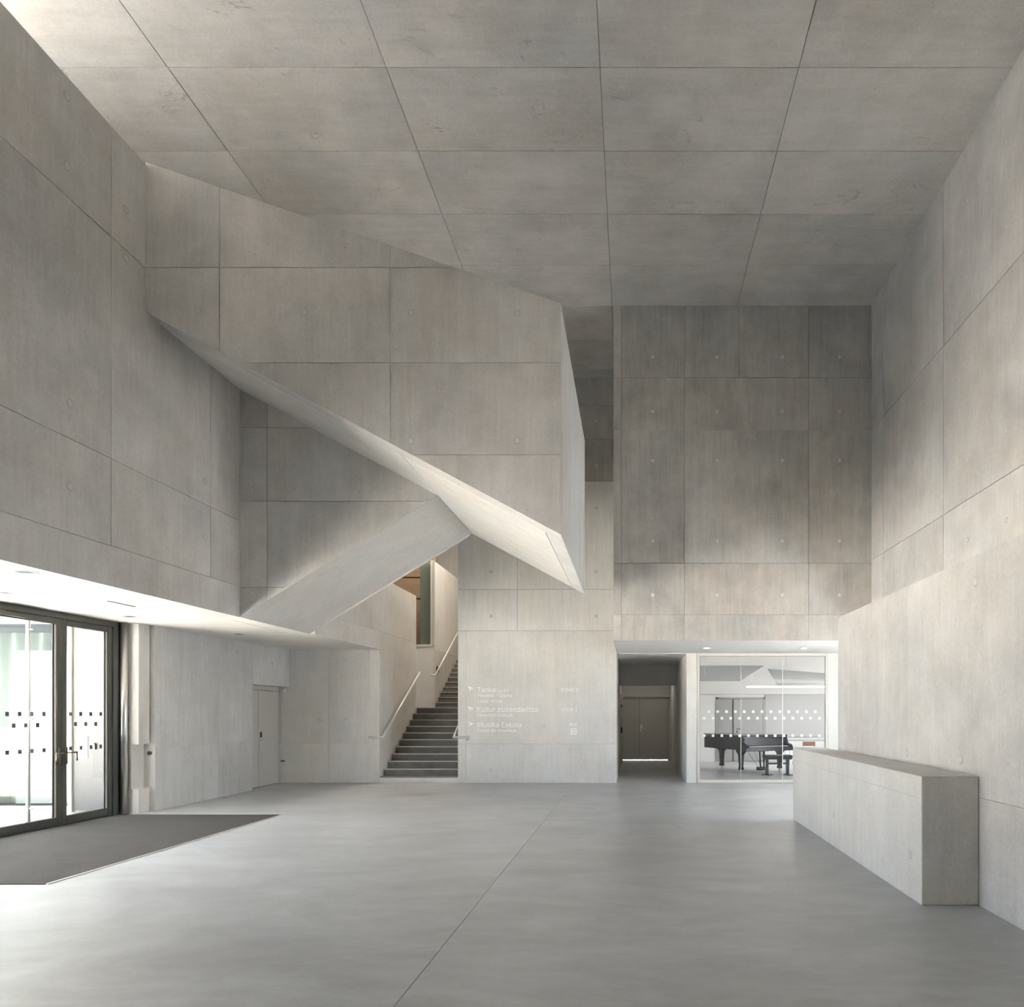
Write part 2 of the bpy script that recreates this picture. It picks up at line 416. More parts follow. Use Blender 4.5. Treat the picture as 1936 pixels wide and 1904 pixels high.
def tie(base, fr, u, v, s=1.0):
    global TIE
    if TIE is None:
        v_, f_, mi = [], [], []
        n = 14
        rad = [(0.048, 0.0), (0.045, 0.0015), (0.034, 0.0015), (0.031, 0.004), (0.0, 0.005)]
        for r, z in rad[:-1]:
            v_ += [(r * math.cos(2 * math.pi * i / n), r * math.sin(2 * math.pi * i / n), z) for i in range(n)]
        v_.append((0, 0, 0.005))
        for k in range(3):
            for i in range(n): f_.append([k * n + i, k * n + (i + 1) % n, (k + 1) * n + (i + 1) % n, (k + 1) * n + i]); mi.append(0 if k < 2 else 1)
        for i in range(n): f_.append([3 * n + i, 3 * n + (i + 1) % n, 4 * n]); mi.append(1)
        TIE = bpy.data.meshes.new('tie_hole'); TIE.from_pydata(v_, [], f_)
        TIE.materials.append(MATS['tie_ring']); TIE.materials.append(MATS['tie_plug'])
        for p, m in zip(TIE.polygons, mi): p.material_index = m
    o = bpy.data.objects.new('tie_hole', TIE); COL.objects.link(o)
    o.parent = base
    o.rotation_euler = fr.N.to_track_quat('Z', 'Y').to_euler(); o.location = fr.p(u, v, 0.001); o.scale = (s, s, s)
def rect(u0, u1, v0, v1): return [(u0, v0), (u1, v0), (u1, v1), (u0, v1)]
def frontal(Y): return Frame((0, Y, 0), (1, 0, 0), (0, 0, 1), (0, -1, 0))
def face_px(X): return Frame((X, 0, 0), (0, 1, 0), (0, 0, 1), (1, 0, 0))     # faces +X
def face_mx(X): return Frame((X, 0, 0), (0, 1, 0), (0, 0, 1), (-1, 0, 0))    # faces -X
def face_dn(Z): return Frame((0, 0, Z), (1, 0, 0), (0, 1, 0), (0, 0, -1))
def face_up(Z): return Frame((0, 0, Z), (1, 0, 0), (0, 1, 0), (0, 0, 1))
def X_(px, Y): return (px - CX) * Y / F
def Z_(py, Y): return EYE - (py - CY) * Y / F
def struct(o): return tag(o, kind='structure')

# ------------------------------------------------------------------ floor
fr = face_up(0.0)
flo = struct(slab('floor', fr, [rect(-8.1, 8.2, -4.8, 28.0)], 0.25))
panels(flo, fr, rect(-8.1, 8.2, -4.8, 28.0), [-5.42, -1.29, 2.9], [YB], 'floor_concrete', gap=0.004, name='floor_slab')

# ------------------------------------------------------------------ ceiling
fr = face_dn(ZC)
cei = struct(slab('ceiling', fr, [rect(-8.5, 4.8, -4.8, 27.0)], 0.35))
CYC = [8.52, 9.79, 11.03, 12.29, 13.52, 14.79, 16.04]
panels(cei, fr, rect(-8.5, 4.8, 7.27, YB), [-7.88, -5.38, -2.85, -0.371, 1.93], CYC, 'concrete_ceiling', gap=0.009)
panels(cei, fr, rect(-8.5, 4.8, -4.8, 7.26), [], [], 'concrete_ceiling')
panels(cei, fr, rect(-8.5, -3.6, YB + 0.01, 27.0), [], [], 'concrete_ceiling')

# ------------------------------------------------------------------ walls
# upper left wall over the entrance
fr = face_px(XL)
wl = struct(slab('wall_left', fr, [rect(-4.8, YMID, ZSL, 8.06)], 0.30, 'concrete'))
panels(wl, fr, rect(-4.8, YMID, 3.43, 8.06), [5.61, 8.114, 10.03], [4.39, 6.84], 'concrete', gap=0.008)
panels(wl, fr, rect(-4.8, YMID, ZSL, 3.42), [], [], 'concrete')
for py, pz in ((7.48, 7.86), (7.48, 7.15), (8.35, 7.3), (8.35, 6.75), (7.52, 4.75), (7.52, 3.9), (9.9, 4.7), (9.9, 3.95)):
    tie(wl, fr, py, pz)
# soffit over the entrance
fr = face_dn(ZSL)
sof = struct(slab('ceiling_entrance', fr, [rect(-8.3, -6.05, -4.8, YB), rect(-6.05, XL, YMID, YREAR), rect(-6.05, XS - 0.22, YREAR, YB)], 0.30))
panels(sof, fr, rect(-8.3, -6.05, -4.8, YB), [], [7.2, 9.7, 12.2, 14.7], 'concrete_pale', gap=0.006)
panels(sof, fr, rect(-6.045, XL, YMID, YREAR), [], [], 'concrete_pale')
panels(sof, fr, rect(-6.045, XS - 0.22, YREAR + 0.005, YB), [], [], 'concrete_pale')
# lower left wall with the door recess
fr = face_px(XW)
wll = struct(slab('wall_left_lower', fr, [rect(11.84, 14.89, 0, ZSL), rect(14.89, YB, 2.15, ZSL)], 0.24, 'concrete_cool'))
panels(wll, fr, rect(11.84, 14.88, 0, ZSL), [13.67], [1.0], 'concrete_cool', gap=0.006)
panels(wll, fr, rect(14.885, YB, 2.15, ZSL), [], [], 'concrete_cool')
for py, pz in ((12.9, 2.72), (14.3, 2.75), (15.7, 2.62), (12.0, 1.42), (12.95, 1.43), (14.2, 1.42), (14.25, 0.52), (12.9, 0.42)):
    tie(wll, fr, py, pz, 0.8)
# outer wall of the building on the entrance side
g = G()
g.box(-8.5, -8.2, -4.8, 1.5, ZSL + 0.3, ZC).box(-8.5, -8.2, 7.4, 27, ZSL + 0.3, ZC).box(-8.5, -8.2, 1.5, 7.4, ZSL + 0.3, 7.2).box(-8.5, -8.2, 1.5, 7.4, 8.85, ZC)
g.box(-8.5, -8.2, 11.8, 27, 0, ZSL + 0.3).box(-8.3, -8.0, -4.8, YGLASS0, 0, ZSL + 0.3)
struct(g.build('wall_outer', 'render_white'))
# wall behind the camera
struct(bx('wall_front', -8.5, 4.8, -5.1, -4.8, 0, ZC, 'concrete'))
# back wall, lower left
fr = frontal(YB)
wbl = struct(slab('wall_back_left', fr, [rect(-8.2, XS - 0.22, 0, ZSL)], 0.25, 'concrete'))
panels(wbl, fr, rect(-8.2, XS - 0.22, 0, ZSL), [-6.79], [0.88], 'concrete_light', gap=0.006)
for px, pz in ((-6.42, 2.75), (-6.42, 1.43), (-7.0, 1.4)): tie(wbl, fr, px, pz, 0.8)
# lettered wall
def sw_mat(i, j): return 'concrete_light'
ws = struct(slab('wall_back_center', fr, [rect(-3.9, -0.344, 0, ZC)], 0.40))
panels(ws, fr, rect(-3.9, -0.344, 0, 3.40), [-3.72], [0.87], 'concrete_light', gap=0.004)
panels(ws, fr, rect(-3.9, -0.344, 3.408, 6.75), [-2.57], [4.33], 'concrete_whitish')
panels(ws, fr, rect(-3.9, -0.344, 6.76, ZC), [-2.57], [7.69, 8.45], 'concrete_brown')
for px, py in ((928, 1456), (1128, 1373), (1028, 1372), (1127, 1081), (928, 1081), (1127, 960), (1127, 796), (1127, 880), (928, 1165), (1127, 1165)):
    tie(ws, fr, X_(px, YB), Z_(py, YB), 0.8)
# upper back wall, standing forward
fr = frontal(YF)
wbr = struct(slab('wall_back_right', fr, [rect(-0.34, XR + 0.02, ZSR + 0.03, ZC)], 0.30))
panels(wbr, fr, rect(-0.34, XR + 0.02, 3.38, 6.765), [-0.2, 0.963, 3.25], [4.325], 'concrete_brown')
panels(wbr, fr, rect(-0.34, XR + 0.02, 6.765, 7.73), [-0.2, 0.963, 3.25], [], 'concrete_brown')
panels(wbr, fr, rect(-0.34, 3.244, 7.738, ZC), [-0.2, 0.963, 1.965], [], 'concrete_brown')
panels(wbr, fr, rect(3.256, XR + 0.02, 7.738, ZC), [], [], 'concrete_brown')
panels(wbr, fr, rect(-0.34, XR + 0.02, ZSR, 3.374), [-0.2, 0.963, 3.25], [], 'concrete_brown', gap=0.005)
for px in (1234, 1356, 1479, 1587):
    for py in (675, 778, 871, 1023, 1125): tie(wbr, fr, X_(px, YF), Z_(py, YF), 0.75)
struct(bx('wall_back_return', -0.338, -0.04, YF + 0.30, YB, ZSR + 0.3, ZC, 'concrete_brown'))
# soffit in front of the music room
fr = face_dn(ZSR)
sofr = struct(slab('ceiling_foyer', fr, [rect(-0.338, 6.3, YF + 0.30, YB), rect(XR + 0.3, 6.3, 10.0, YF + 0.3)], 0.30))
panels(sofr, fr, rect(-0.338, 6.3, YF + 0.0125, YB), [], [], 'white_paint')
panels(sofr, fr, rect(XR + 0.3, 6.3, 10.0, YF + 0.012), [], [], 'white_paint')
# upper right wall
fr = face_mx(XR)
wr = struct(slab('wall_right', fr, [rect(-4.8, YF + 0.3, ZSR, ZC), rect(-4.8, 10.0, 0, ZSR)], 0.30))
panels(wr, fr, rect(-4.8, YF, 2.95, ZC), [5.4, 7.9, 10.41, 12.9], [4.38, 6.77], 'concrete')
panels(wr, fr, rect(-4.8, 10.0, 0, 2.94), [], [], 'concrete')
for y_ in (6.15, 7.15, 8.65, 9.65, 11.1, 12.2):
    for z_ in (3.85, 4.9, 6.2, 7.3, 8.3): tie(wr, fr, y_, z_, 0.8)
# low wall behind the counter
fr = face_mx(XP)
wlo = struct(slab('wall_right_lower', fr, [rect(-4.8, 10.21, 0, 2.9)], XR - XP, 'concrete_light'))
panels(wlo, fr, rect(-4.8, 10.21, 0, 2.9), [], [0.89], 'concrete', gap=0.004)
for y_, z_ in ((6.12, 2.68), (6.4, 1.18), (7.65, 1.17), (9.45, 1.27), (9.5, 2.6)): tie(wlo, fr, y_, z_, 0.9)
# right side of the foyer behind the low wall: end wall with daylight window
struct(G().box(XR, 6.3, 9.9, 10.2, 0, ZSR).build('wall_foyer', 'concrete_light'))
fr = frontal(YB)
wfe = struct(slab('wall_foyer_end', fr, [rect(4.39, 6.3, 0, ZSR)], 0.25, 'concrete_light'))
panels(wfe, fr, rect(4.39, 6.3, 0, ZSR), [], [], 'concrete_light')

# ------------------------------------------------------------------ hanging stair box and flights
fr = frontal(YBOX)
facep = [(XL, zs(XL)), (XE, 3.69), (XE, 6.42), (XL, 8.09)]
sb = struct(slab('wall_stair_box', fr, [facep], 0.40, 'concrete'))
panels(sb, fr, facep, [X_(415, YBOX), X_(738, YBOX)], [Z_(860, YBOX), Z_(686, YBOX), Z_(506, YBOX)], 'concrete', gap=0.007)
for px, py in ((375, 587), (576, 590), (777, 591), (978, 592), (777, 833), (978, 833)): tie(sb, fr, X_(px, YBOX), Z_(py, YBOX), 0.85)
g = G().prism([(XE - 0.22, YBOX + 0.404, zs(XE - 0.22)), (XE, YBOX + 0.404, 3.69), (XE, YBOX + 0.404, 6.42), (XE - 0.22, YBOX + 0.404, 6.42)], (0, YREAR - YBOX - 0.404, 0))
g.build('side_slab', 'concrete_cool', sb)
def sof_prism(x0, x1, y0, y1, zf, t=0.28):
    return G().prism([(x0, y0, zf(x0)), (x1, y0, zf(x1)), (x1, y0, zf(x1) + t), (x0, y0, zf(x0) + t)], (0, y1 - y0, 0))
sof_prism(-2.845, XE - 0.229, YBOX + 0.40, YREAR, zs).build('soffit_slab', 'concrete_pale', sb)
sof_prism(XL, -2.855, YBOX + 0.40, YMID, zs).build('soffit_slab', 'concrete_pale', sb)
bx('back_slab', -2.85, XE - 0.23, YREAR - 0.15, YREAR, 4.95, 6.42, 'concrete', sb)
# lower flight
lf = struct(sof_prism(XL, -2.86, YMID + 0.0125, YREAR, zl, 0.30).build('ceiling_flight', 'concrete_pale'))
G().prism([(XL + 0.05, YREAR - 0.05, zl(XL + 0.05)), (XL + 0.8, YREAR - 0.05, zl(XL + 0.8) - 0.022), (-2.90, YREAR - 0.05, zl(-2.90) - 0.022), (-2.90, YREAR - 0.05, zl(-2.90) + 0.01), (XL + 0.05, YREAR - 0.05, zl(XL + 0.05) + 0.01)], (0, 0.05, 0)).build('drip_edge', 'concrete_pale', lf)
# wall between the flights
fr = frontal(YMID)
tri = [(XL, ZSL), (-2.86, zl(-2.86)), (-2.86, zs(-2.86)), (XL, zs(XL))]
wm = struct(slab('wall_between_flights', fr, [[(XL, ZSL + 0.04), (-2.86, zl(-2.86) + 0.04), (-2.86, zs(-2.86)), (XL, zs(XL))]], 0.25))
panels(wm, fr, tri, [X_(505, YMID)], [Z_(1110.5, YMID), Z_(947.6, YMID), Z_(808.5, YMID)], 'concrete')
for px, py in ((477.6, 926), (477.6, 1121)): tie(wm, fr, X_(px, YMID), Z_(py, YMID), 0.8)
# wall along the stair
fr = face_px(XS)
wst = struct(slab('wall_stair_left', fr, [rect(YREAR + 0.002, YB, ZSL, 4.62), rect(YB, 19.25, 0, 4.62)], 0.22, 'concrete_light'))
panels(wst, fr, rect(YREAR + 0.002, 19.25, 3.40, 4.62), [], [], 'concrete_light')
panels(wst, fr, rect(YREAR + 0.002, YB, ZSL, 3.394), [], [], 'concrete_light')
panels(wst, fr, rect(YB + 0.002, 19.25, 0, 3.394), [], [], 'concrete_light')
wst2 = struct(slab('wall_stair_upper', fr, [rect(21.1, 27, 0, 5.9)], 0.07, 'concrete_light'))
panels(wst2, fr, rect(21.1, 27, 0, 5.9), [], [3.36], 'concrete_light')
struct(bx('wall_stair_right', -3.9, -3.6, YB + 0.401, 27, 0, ZC, 'concrete_light'))
struct(bx('wall_stair_end', -8.5, -3.6, 27, 27.3, 0, ZC, 'concrete_light'))
# landing side room: low wall, wood cladding, green glass
wld = struct(bx('wall_landing', -8.2, XS - 0.072, 21.1, 21.32, 0, 3.46, 'concrete_light'))
wds = tag(empty('wood_cladding', (-7.0, 22.2, 3.46)), 'brown timber board cladding seen above the stair parapet beside the green glass', 'cladding')
for i, (z0, z1) in enumerate(((3.2, 4.98), (5.02, 5.62), (5.66, 6.6), (6.64, 7.6))):
    adopt(wds, bx('board', -8.15, -5.9, 22.2, 22.23, z0, z1, 'wood_panel'))
adopt(wds, bx('backing', -8.15, -5.9, 22.23, 22.26, 3.2, 7.6, 'gasket'))
gw = tag(empty('window_5', (-6.0, 21.2, 3.46)), kind='structure')
adopt(gw, bx('glass_pane', -6.11, -5.80, 21.2, 21.212, 3.52, 5.88, 'glass_green'), bx('sill', -6.4, -5.725, 21.08, 21.3, 3.46, 3.52, 'cream_frame'),
      bx('frame', -5.80, -5.725, 21.15, 21.25, 3.52, 5.95, 'cream_frame'), bx('frame', -5.70, -5.66, 21.07, 21.098, 3.52, 5.95, 'aluminium'), bx('backing_panel', -6.12, -5.80, 21.26, 21.28, 3.52, 5.9, 'frosted_green'))

# ------------------------------------------------------------------ corridor niche
XN0, XN1 = -0.344, 1.22
struct(bx('wall_corridor_left', -0.64, XN0, YB + 0.401, 24.3, 0, ZSR, 'concrete_light'))
struct(bx('wall_corridor_right', XN1, 1.455, YB, 24.3, 0, ZSR, 'concrete_light'))
struct(bx('ceiling_corridor', -0.64, 1.46, YB + 0.001, 24.3, ZSR - 0.01, ZSR + 0.2, 'white_paint'))
struct(bx('trim_1', XN0, XN1, 20.4, 20.7, 2.32, ZSR - 0.01, 'white_paint'))
dd = struct(empty('door_4', (0.44, 23.97, 0)))
adopt(dd, bx('frame', XN0, -0.30, 23.90, 24.0, 0, 2.06, 'door_paint'), bx('frame', 1.17, XN1, 23.90, 24.0, 0, 2.06, 'door_paint'), bx('frame', XN0, XN1, 23.90, 24.0, 2.01, 2.06, 'door_paint'),
      bx('leaf', -0.295, 0.240, 23.93, 23.98, 0.035, 2.005, 'door_paint', bevel=0.004), bx('leaf', 0.246, 1.165, 23.93, 23.98, 0.035, 2.005, 'door_paint', bevel=0.004),
      bx('gap_block', -0.32, 1.19, 23.985, 23.998, 0.05, 2.03, 'gasket'), bx('lock_plate', 0.262, 0.335, 23.92, 23.93, 0.93, 1.17, 'sticker_white', bevel=0.004),  # dark sheet added behind both leaves to block light through the door gaps
      G().cyl((0.30, 23.925, 1.04), (0.30, 23.87, 1.04), 0.010).cyl((0.30, 23.875, 1.04), (0.43, 23.875, 1.04), 0.010).build('lever_handle', 'aluminium'))
struct(bx('wall_corridor_end', XN0, XN1, 23.9, 24.2, 2.04, ZSR - 0.01, 'white_paint'))
struct(G().box(-0.6, 1.46, 25.2, 25.3, 0, 2.9).box(-0.64, -0.6, 24.3, 25.3, 0, 2.9).box(1.46, 1.5, 24.3, 25.3, 0, 2.9).box(-0.64, 1.5, 24.2, 25.3, 2.9, 3.0).build('wall_store', 'white_paint'))
area('store_light', (0.4, 24.7, 2.7), (0, 0, 0), 0.8, 0.4, 60)
ol = struct(empty('door_6', (-0.31, 22.0, 0)))
adopt(ol, bx('leaf', -0.338, -0.296, 22.0, 22.95, 0.01, 2.12, 'door_paint', bevel=0.003), bx('hinge', -0.33, -0.294, 21.99, 22.0, 1.72, 1.80, 'black_plastic'), bx('lock_case', -0.335, -0.292, 21.985, 22.0, 0.95, 1.12, 'black_plastic'))

# ------------------------------------------------------------------ music room
XM1 = 8.0; YM1 = 23.5
struct(bx('wall_music_back', 1.455, XM1, YM1, YM1 + 0.2, 0, 3.9, 'room_white'))
struct(bx('wall_music_right', XM1, XM1 + 0.2, YB + 0.25, YM1, 0, 3.9, 'room_white'))
struct(bx('wall_music_left', 1.4551, 1.475, YB + 0.26, YM1, 0, 3.9, 'room_white'))
struct(bx('ceiling_music', 1.4, XM1 + 0.2, YB + 0.06, YM1 + 0.2, 3.9, 4.0, 'room_white'))
struct(bx('wall_music_front', 1.46, XM1, YB + 0.07, YB + 0.24, ZSR, 3.9, 'room_white'))
struct(bx('trim_2', 1.476, XM1, YM1 - 0.015, YM1, 2.135, 2.15, 'room_grey'))
struct(bx('baseboard_music', 1.476, 2.68, YM1 - 0.012, YM1, 0, 0.08, 'room_white'))
acp = tag(bx('wall_panel', 4.25, 7.4, YM1 - 0.04, YM1 - 0.002, 0.78, 2.13, 'room_grey', bevel=0.006), 'wide dark grey pinboard on the music room back wall', 'wall panel')
md = struct(empty('door_5', (3.45, YM1, 0)))
adopt(md, bx('frame', 2.68, 2.74, YM1 - 0.06, YM1 - 0.001, 0, 2.05, 'grey_door_paint'), bx('frame', 4.18, 4.24, YM1 - 0.06, YM1 - 0.001, 0, 2.05, 'grey_door_paint'), bx('frame', 2.68, 4.24, YM1 - 0.06, YM1 - 0.001, 2.0, 2.05, 'grey_door_paint'),
      bx('leaf', 2.745, 3.235, YM1 - 0.05, YM1 - 0.002, 0.01, 1.995, 'grey_door_paint', bevel=0.004), bx('leaf', 3.245, 4.175, YM1 - 0.05, YM1 - 0.002, 0.01, 1.995, 'grey_door_paint', bevel=0.004),
      bx('meeting_stile', 3.20, 3.225, YM1 - 0.065, YM1 - 0.05, 0.01, 1.995, 'gasket'),
      G().cyl((3.34, YM1 - 0.05, 1.04), (3.34, YM1 - 0.11, 1.04), 0.010).cyl((3.34, YM1 - 0.105, 1.04), (3.47, YM1 - 0.105, 1.04), 0.010).build('lever_handle', 'bench_metal'),
      G().cyl((3.34, YM1 - 0.05, 0.95), (3.34, YM1 - 0.065, 0.95), 0.028).build('lock_rose', 'bench_metal'))
clk = tag(G().cyl((4.42, YM1 - 0.001, 1.94), (4.42, YM1 - 0.05, 1.94), 0.07, 0.06, 20).build('detector', 'room_grey'), 'small round grey alarm sounder above the music room switches', 'alarm')
for zz, hh, nm, lb in ((1.50, 0.16, 'wall_switch', 'narrow grey wall switch between door and pinboard'), (1.18, 0.13, 'wall_thermostat', 'small square thermostat low between music room door and pinboard')):
    w_ = tag(empty(nm, (4.42, YM1, zz)), lb, 'switch')
    adopt(w_, bx('plate', 4.385, 4.455, YM1 - 0.02, YM1 - 0.001, zz, zz + hh, 'room_grey', bevel=0.004), bx('button', 4.40, 4.44, YM1 - 0.026, YM1 - 0.02, zz + 0.03, zz + 0.07, 'sticker_white'))
def quad_panel(name, pts, t, mat): return G().prism(pts, (0, 0, t)).build(name, mat)
ap1 = tag(quad_panel('acoustic_panel', [(1.6, 18.6, 2.76), (3.35, 18.6, 2.76), (3.30, 22.5, 2.52), (1.6, 22.5, 2.52)], 0.10, 'room_white'), 'white tilted ceiling sail beside the corridor end of the music room', 'ceiling panel')
ap2 = tag(quad_panel('acoustic_panel', [(3.42, 18.6, 2.68), (6.3, 18.9, 2.48), (6.3, 21.5, 2.42), (4.45, 22.5, 2.40)], 0.10, 'room_white'), 'white tilted ceiling sail hanging above the line lamp', 'ceiling panel')
for ap_, hs in ((ap1, ((1.9, 19.2), (3.1, 19.2), (1.9, 21.8), (3.1, 21.8))), (ap2, ((4.0, 19.2), (6.0, 19.4), (4.6, 21.9), (6.0, 21.2)))):
    for hx, hy in hs: G().cyl((hx, hy, 2.55), (hx, hy, 3.9), 0.004, n=6).build('hanger', 'steel', ap_)
ll = tag(empty('line_lamp', (4.7, 21.5, 2.33)), 'long thin white line lamp hanging under the ceiling sail in the music room', 'lamp')
adopt(ll, bx('housing', 3.35, 6.6, 21.48, 21.54, 2.335, 2.37, 'room_white'), bx('diffuser', 3.35, 6.6, 21.475, 21.545, 2.30, 2.335, 'lamp_strip'),
      G().cyl((3.6, 21.51, 2.37), (3.6, 21.51, 3.9), 0.003, n=6).build('wire', 'steel'), G().cyl((6.3, 21.51, 2.37), (6.3, 21.51, 3.9), 0.003, n=6).build('wire', 'steel'))
area('music_room_light', (4.7, 20.1, 3.88), (0, 0, 0), 6.0, 6.0, 34, (1.0, 0.97, 0.93))
area('line_lamp_light', (4.98, 21.51, 2.295), (0, 0, 0), 3.2, 0.06, 24, (1.0, 0.97, 0.93))
# glazing of the music room
gl = struct(empty('window_1', (2.9, YB, 0)))
gx0, gx1, gz1 = X_(1318, YB), X_(1565, YB), ZSR
adopt(gl, bx('frame', gx0, gx0 + 0.055, YB - 0.02, YB + 0.07, 0, gz1, 'cream_frame', bevel=0.006), bx('frame', gx1 - 0.055, gx1, YB - 0.02, YB + 0.07, 0, gz1, 'cream_frame', bevel=0.006),
      bx('frame', gx0 + 0.055, gx1 - 0.055, YB - 0.02, YB + 0.07, gz1 - 0.065, gz1, 'cream_frame', bevel=0.006), bx('frame', gx0 + 0.055, gx1 - 0.055, YB - 0.02, YB + 0.07, 0, 0.065, 'cream_frame', bevel=0.006))
cuts = [gx0 + 0.055, X_(1401, YB), X_(1480, YB), gx1 - 0.055]
for a_, b_ in zip(cuts[:-1], cuts[1:]): adopt(gl, bx('glass_pane', a_ + 0.003, b_ - 0.003, YB + 0.02, YB + 0.032, 0.065, gz1 - 0.065, 'glass'))
adopt(gl, bx('gasket', gx0 + 0.055, gx1 - 0.055, YB + 0.0, YB + 0.012, gz1 - 0.075, gz1 - 0.065, 'sticker_edge'), bx('gasket', gx1 - 0.067, gx1 - 0.055, YB + 0.0, YB + 0.012, 0.065, gz1 - 0.065, 'sticker_edge'), bx('gasket', gx0 + 0.055, gx0 + 0.063, YB + 0.0, YB + 0.012, 0.065, gz1 - 0.065, 'sticker_edge'))
for c_ in cuts[1:-1]: adopt(gl, bx('glass_joint', c_ - 0.006, c_ + 0.006, YB + 0.018, YB + 0.034, 0.065, gz1 - 0.065, 'aluminium'))
STK = bpy.data.meshes.new('square_sticker'); h_ = 0.029
STK.from_pydata([(x, y, z) for x in (-h_, h_) for y in (-0.001, 0.001) for z in (-h_, h_)], [], [(0, 1, 3, 2), (4, 6, 7, 5), (0, 4, 5, 1), (2, 3, 7, 6), (0, 2, 6, 4), (1, 5, 7, 3)])
STK.materials.append(MATS['sticker_white'])
def sticker(parent, loc, me, rot=0.0):
    o = bpy.data.objects.new('square_sticker', me); COL.objects.link(o); o.location = loc; o.rotation_euler = (0, 0, rot); adopt(parent, o)
for n_, x0_, py_ in ((13, 1340.3, 1345.5), (14, 1331.5, 1358), (14, 1331.5, 1391)):
    for k_ in range(n_): sticker(gl, (X_(x0_ + 16.78 * k_, YB), YB + 0.017, Z_(py_, YB)), STK)

# ------------------------------------------------------------------ grand piano
pang = math.atan2(0.444, 0.896)
PX = Matrix.Translation((3.545, 19.07, 0)) @ Matrix.Rotation(pang, 4, 'Z')
pn = tag(empty('grand_piano', (3.4, 19.6, 0)), 'black lacquered grand piano with closed lid behind the music room glass', 'piano')
def pp(g, name, mat, smooth=False, bevel=0.0): o = g.build(name, mat, None, smooth, bevel, PX); adopt(pn, o); return o
out_ = [(-0.75, 0.22), (-0.75, 1.55)]
for k in range(1, 9):
    a = math.pi - (math.pi / 2) * k / 8; out_.append((-0.40 + 0.35 * math.cos(a), 1.85 + 0.35 * math.sin(a)) if k > 0 else None)
for x_, y_ in ((-0.22, 2.20), (-0.06, 2.14), (0.05, 2.02), (0.12, 1.86), (0.19, 1.66), (0.29, 1.45), (0.42, 1.28), (0.56, 1.14), (0.67, 1.0), (0.73, 0.84), (0.75, 0.66), (0.75, 0.22)): out_.append((x_, y_))
pp(G().prism([(x, y, 0.60) for x, y in out_], (0, 0, 0.34)), 'rim', 'piano_black')
pp(G().prism([(x * 1.012, 0.22 + (y - 0.22) * 1.008, 0.955) for x, y in out_ if y > 0.5] + [(0.76, 0.5, 0.955), (-0.76, 0.5, 0.955)], (0, 0, 0.028)), 'lid', 'piano_black')
pp(G().box(-0.76, 0.76, 0.20, 0.495, 0.955, 0.983), 'lid_front', 'piano_black', bevel=0.004)
pp(G().box(-0.75, 0.75, -0.06, 0.24, 0.575, 0.66), 'keybed', 'piano_black', bevel=0.006)
for s in (-1, 1): pp(G().prism([(s * 0.655, -0.06, 0.66), (s * 0.655, 0.0, 0.74), (s * 0.655, 0.14, 0.78), (s * 0.655, 0.21, 0.955), (s * 0.655, 0.24, 0.955), (s * 0.655, 0.24, 0.66)], (s * 0.09, 0, 0)), 'cheek', 'piano_black')
fb = pp(G().box(-0.65, 0.65, 0.16, 0.19, 0.70, 0.90), 'fallboard', 'piano_black', bevel=0.004)
pp(G().box(-0.65, 0.65, -0.055, -0.035, 0.66, 0.69), 'key_slip', 'piano_black')
KW = bpy.data.meshes.new('white_key'); w_ = 1.225 / 52
gk = G().box(0.0005, w_ - 0.0005, -0.03, 0.12, 0.665, 0.70); KW.from_pydata([tuple(v) for v in gk.v], [], gk.f); KW.materials.append(MATS['ivory'])
for k in range(52):
    o = bpy.data.objects.new('white_key', KW); COL.objects.link(o); adopt(pn, o)
    o.matrix_world = PX @ Matrix.Translation((-0.6125 + k * w_, 0.005, 0)); o.matrix_parent_inverse = Matrix.Identity(4); o.matrix_basis = Matrix.Translation(-Vector(pn.location)) @ PX @ Matrix.Translation((-0.6125 + k * w_, 0.005, 0))
KB = bpy.data.meshes.new('black_key'); gk = G().box(-0.005, 0.005, 0.03, 0.12, 0.70, 0.712); KB.from_pydata([tuple(v) for v in gk.v], [], gk.f); KB.materials.append(MATS['black_plastic'])
for k in range(51):
    if (k % 7) in (1, 4): continue
    o = bpy.data.objects.new('black_key', KB); COL.objects.link(o); o.parent = pn
    o.matrix_basis = Matrix.Translation(-Vector(pn.location)) @ PX @ Matrix.Translation((-0.6125 + (k + 1) * w_, 0.005, 0))
for lx, ly in ((-0.62, 0.35), (0.62, 0.35), (-0.23, 1.85)):
    lg = G().prism([(lx - 0.10, ly - 0.09, 0.60), (lx + 0.10, ly - 0.09, 0.60), (lx + 0.10, ly + 0.09, 0.60), (lx - 0.10, ly + 0.09, 0.60)], (0, 0, -0.05))
    def ring(h, z): return [(lx - h, ly - h, z), (lx + h, ly - h, z), (lx + h, ly + h, z), (lx - h, ly + h, z)]
    prof = [(0.095, 0.55), (0.062, 0.49), (0.056, 0.44), (0.042, 0.16), (0.040, 0.15), (0.052, 0.145), (0.052, 0.08)]
    vv = []; ff = []
    for h, z in prof: vv += ring(h, z)
    for k in range(len(prof) - 1):
        for i in range(4): ff.append([k * 4 + i, k * 4 + (i + 1) % 4, (k + 1) * 4 + (i + 1) % 4, (k + 1) * 4 + i])
    ff += [[3, 2, 1, 0], [(len(prof) - 1) * 4 + i for i in range(4)]]
    lo = pp(lg.add(vv, ff), 'leg', 'piano_black')
    ca = G().cyl((lx - 0.012, ly, 0.03), (lx + 0.012, ly, 0.03), 0.03, n=14).cyl((lx, ly, 0.03), (lx, ly, 0.085), 0.012, n=8).build('caster', 'steel', None, True, 0, PX)
    sub(lo, ca)
for s in (-1, 1): pp(G().cyl((s * 0.07, 0.30, 0.58), (s * 0.055, 0.28, 0.14), 0.019, n=12), 'lyre_post', 'piano_black', True)
pp(G().box(-0.16, 0.16, 0.20, 0.38, 0.55, 0.60), 'lyre_top', 'piano_black', bevel=0.006)
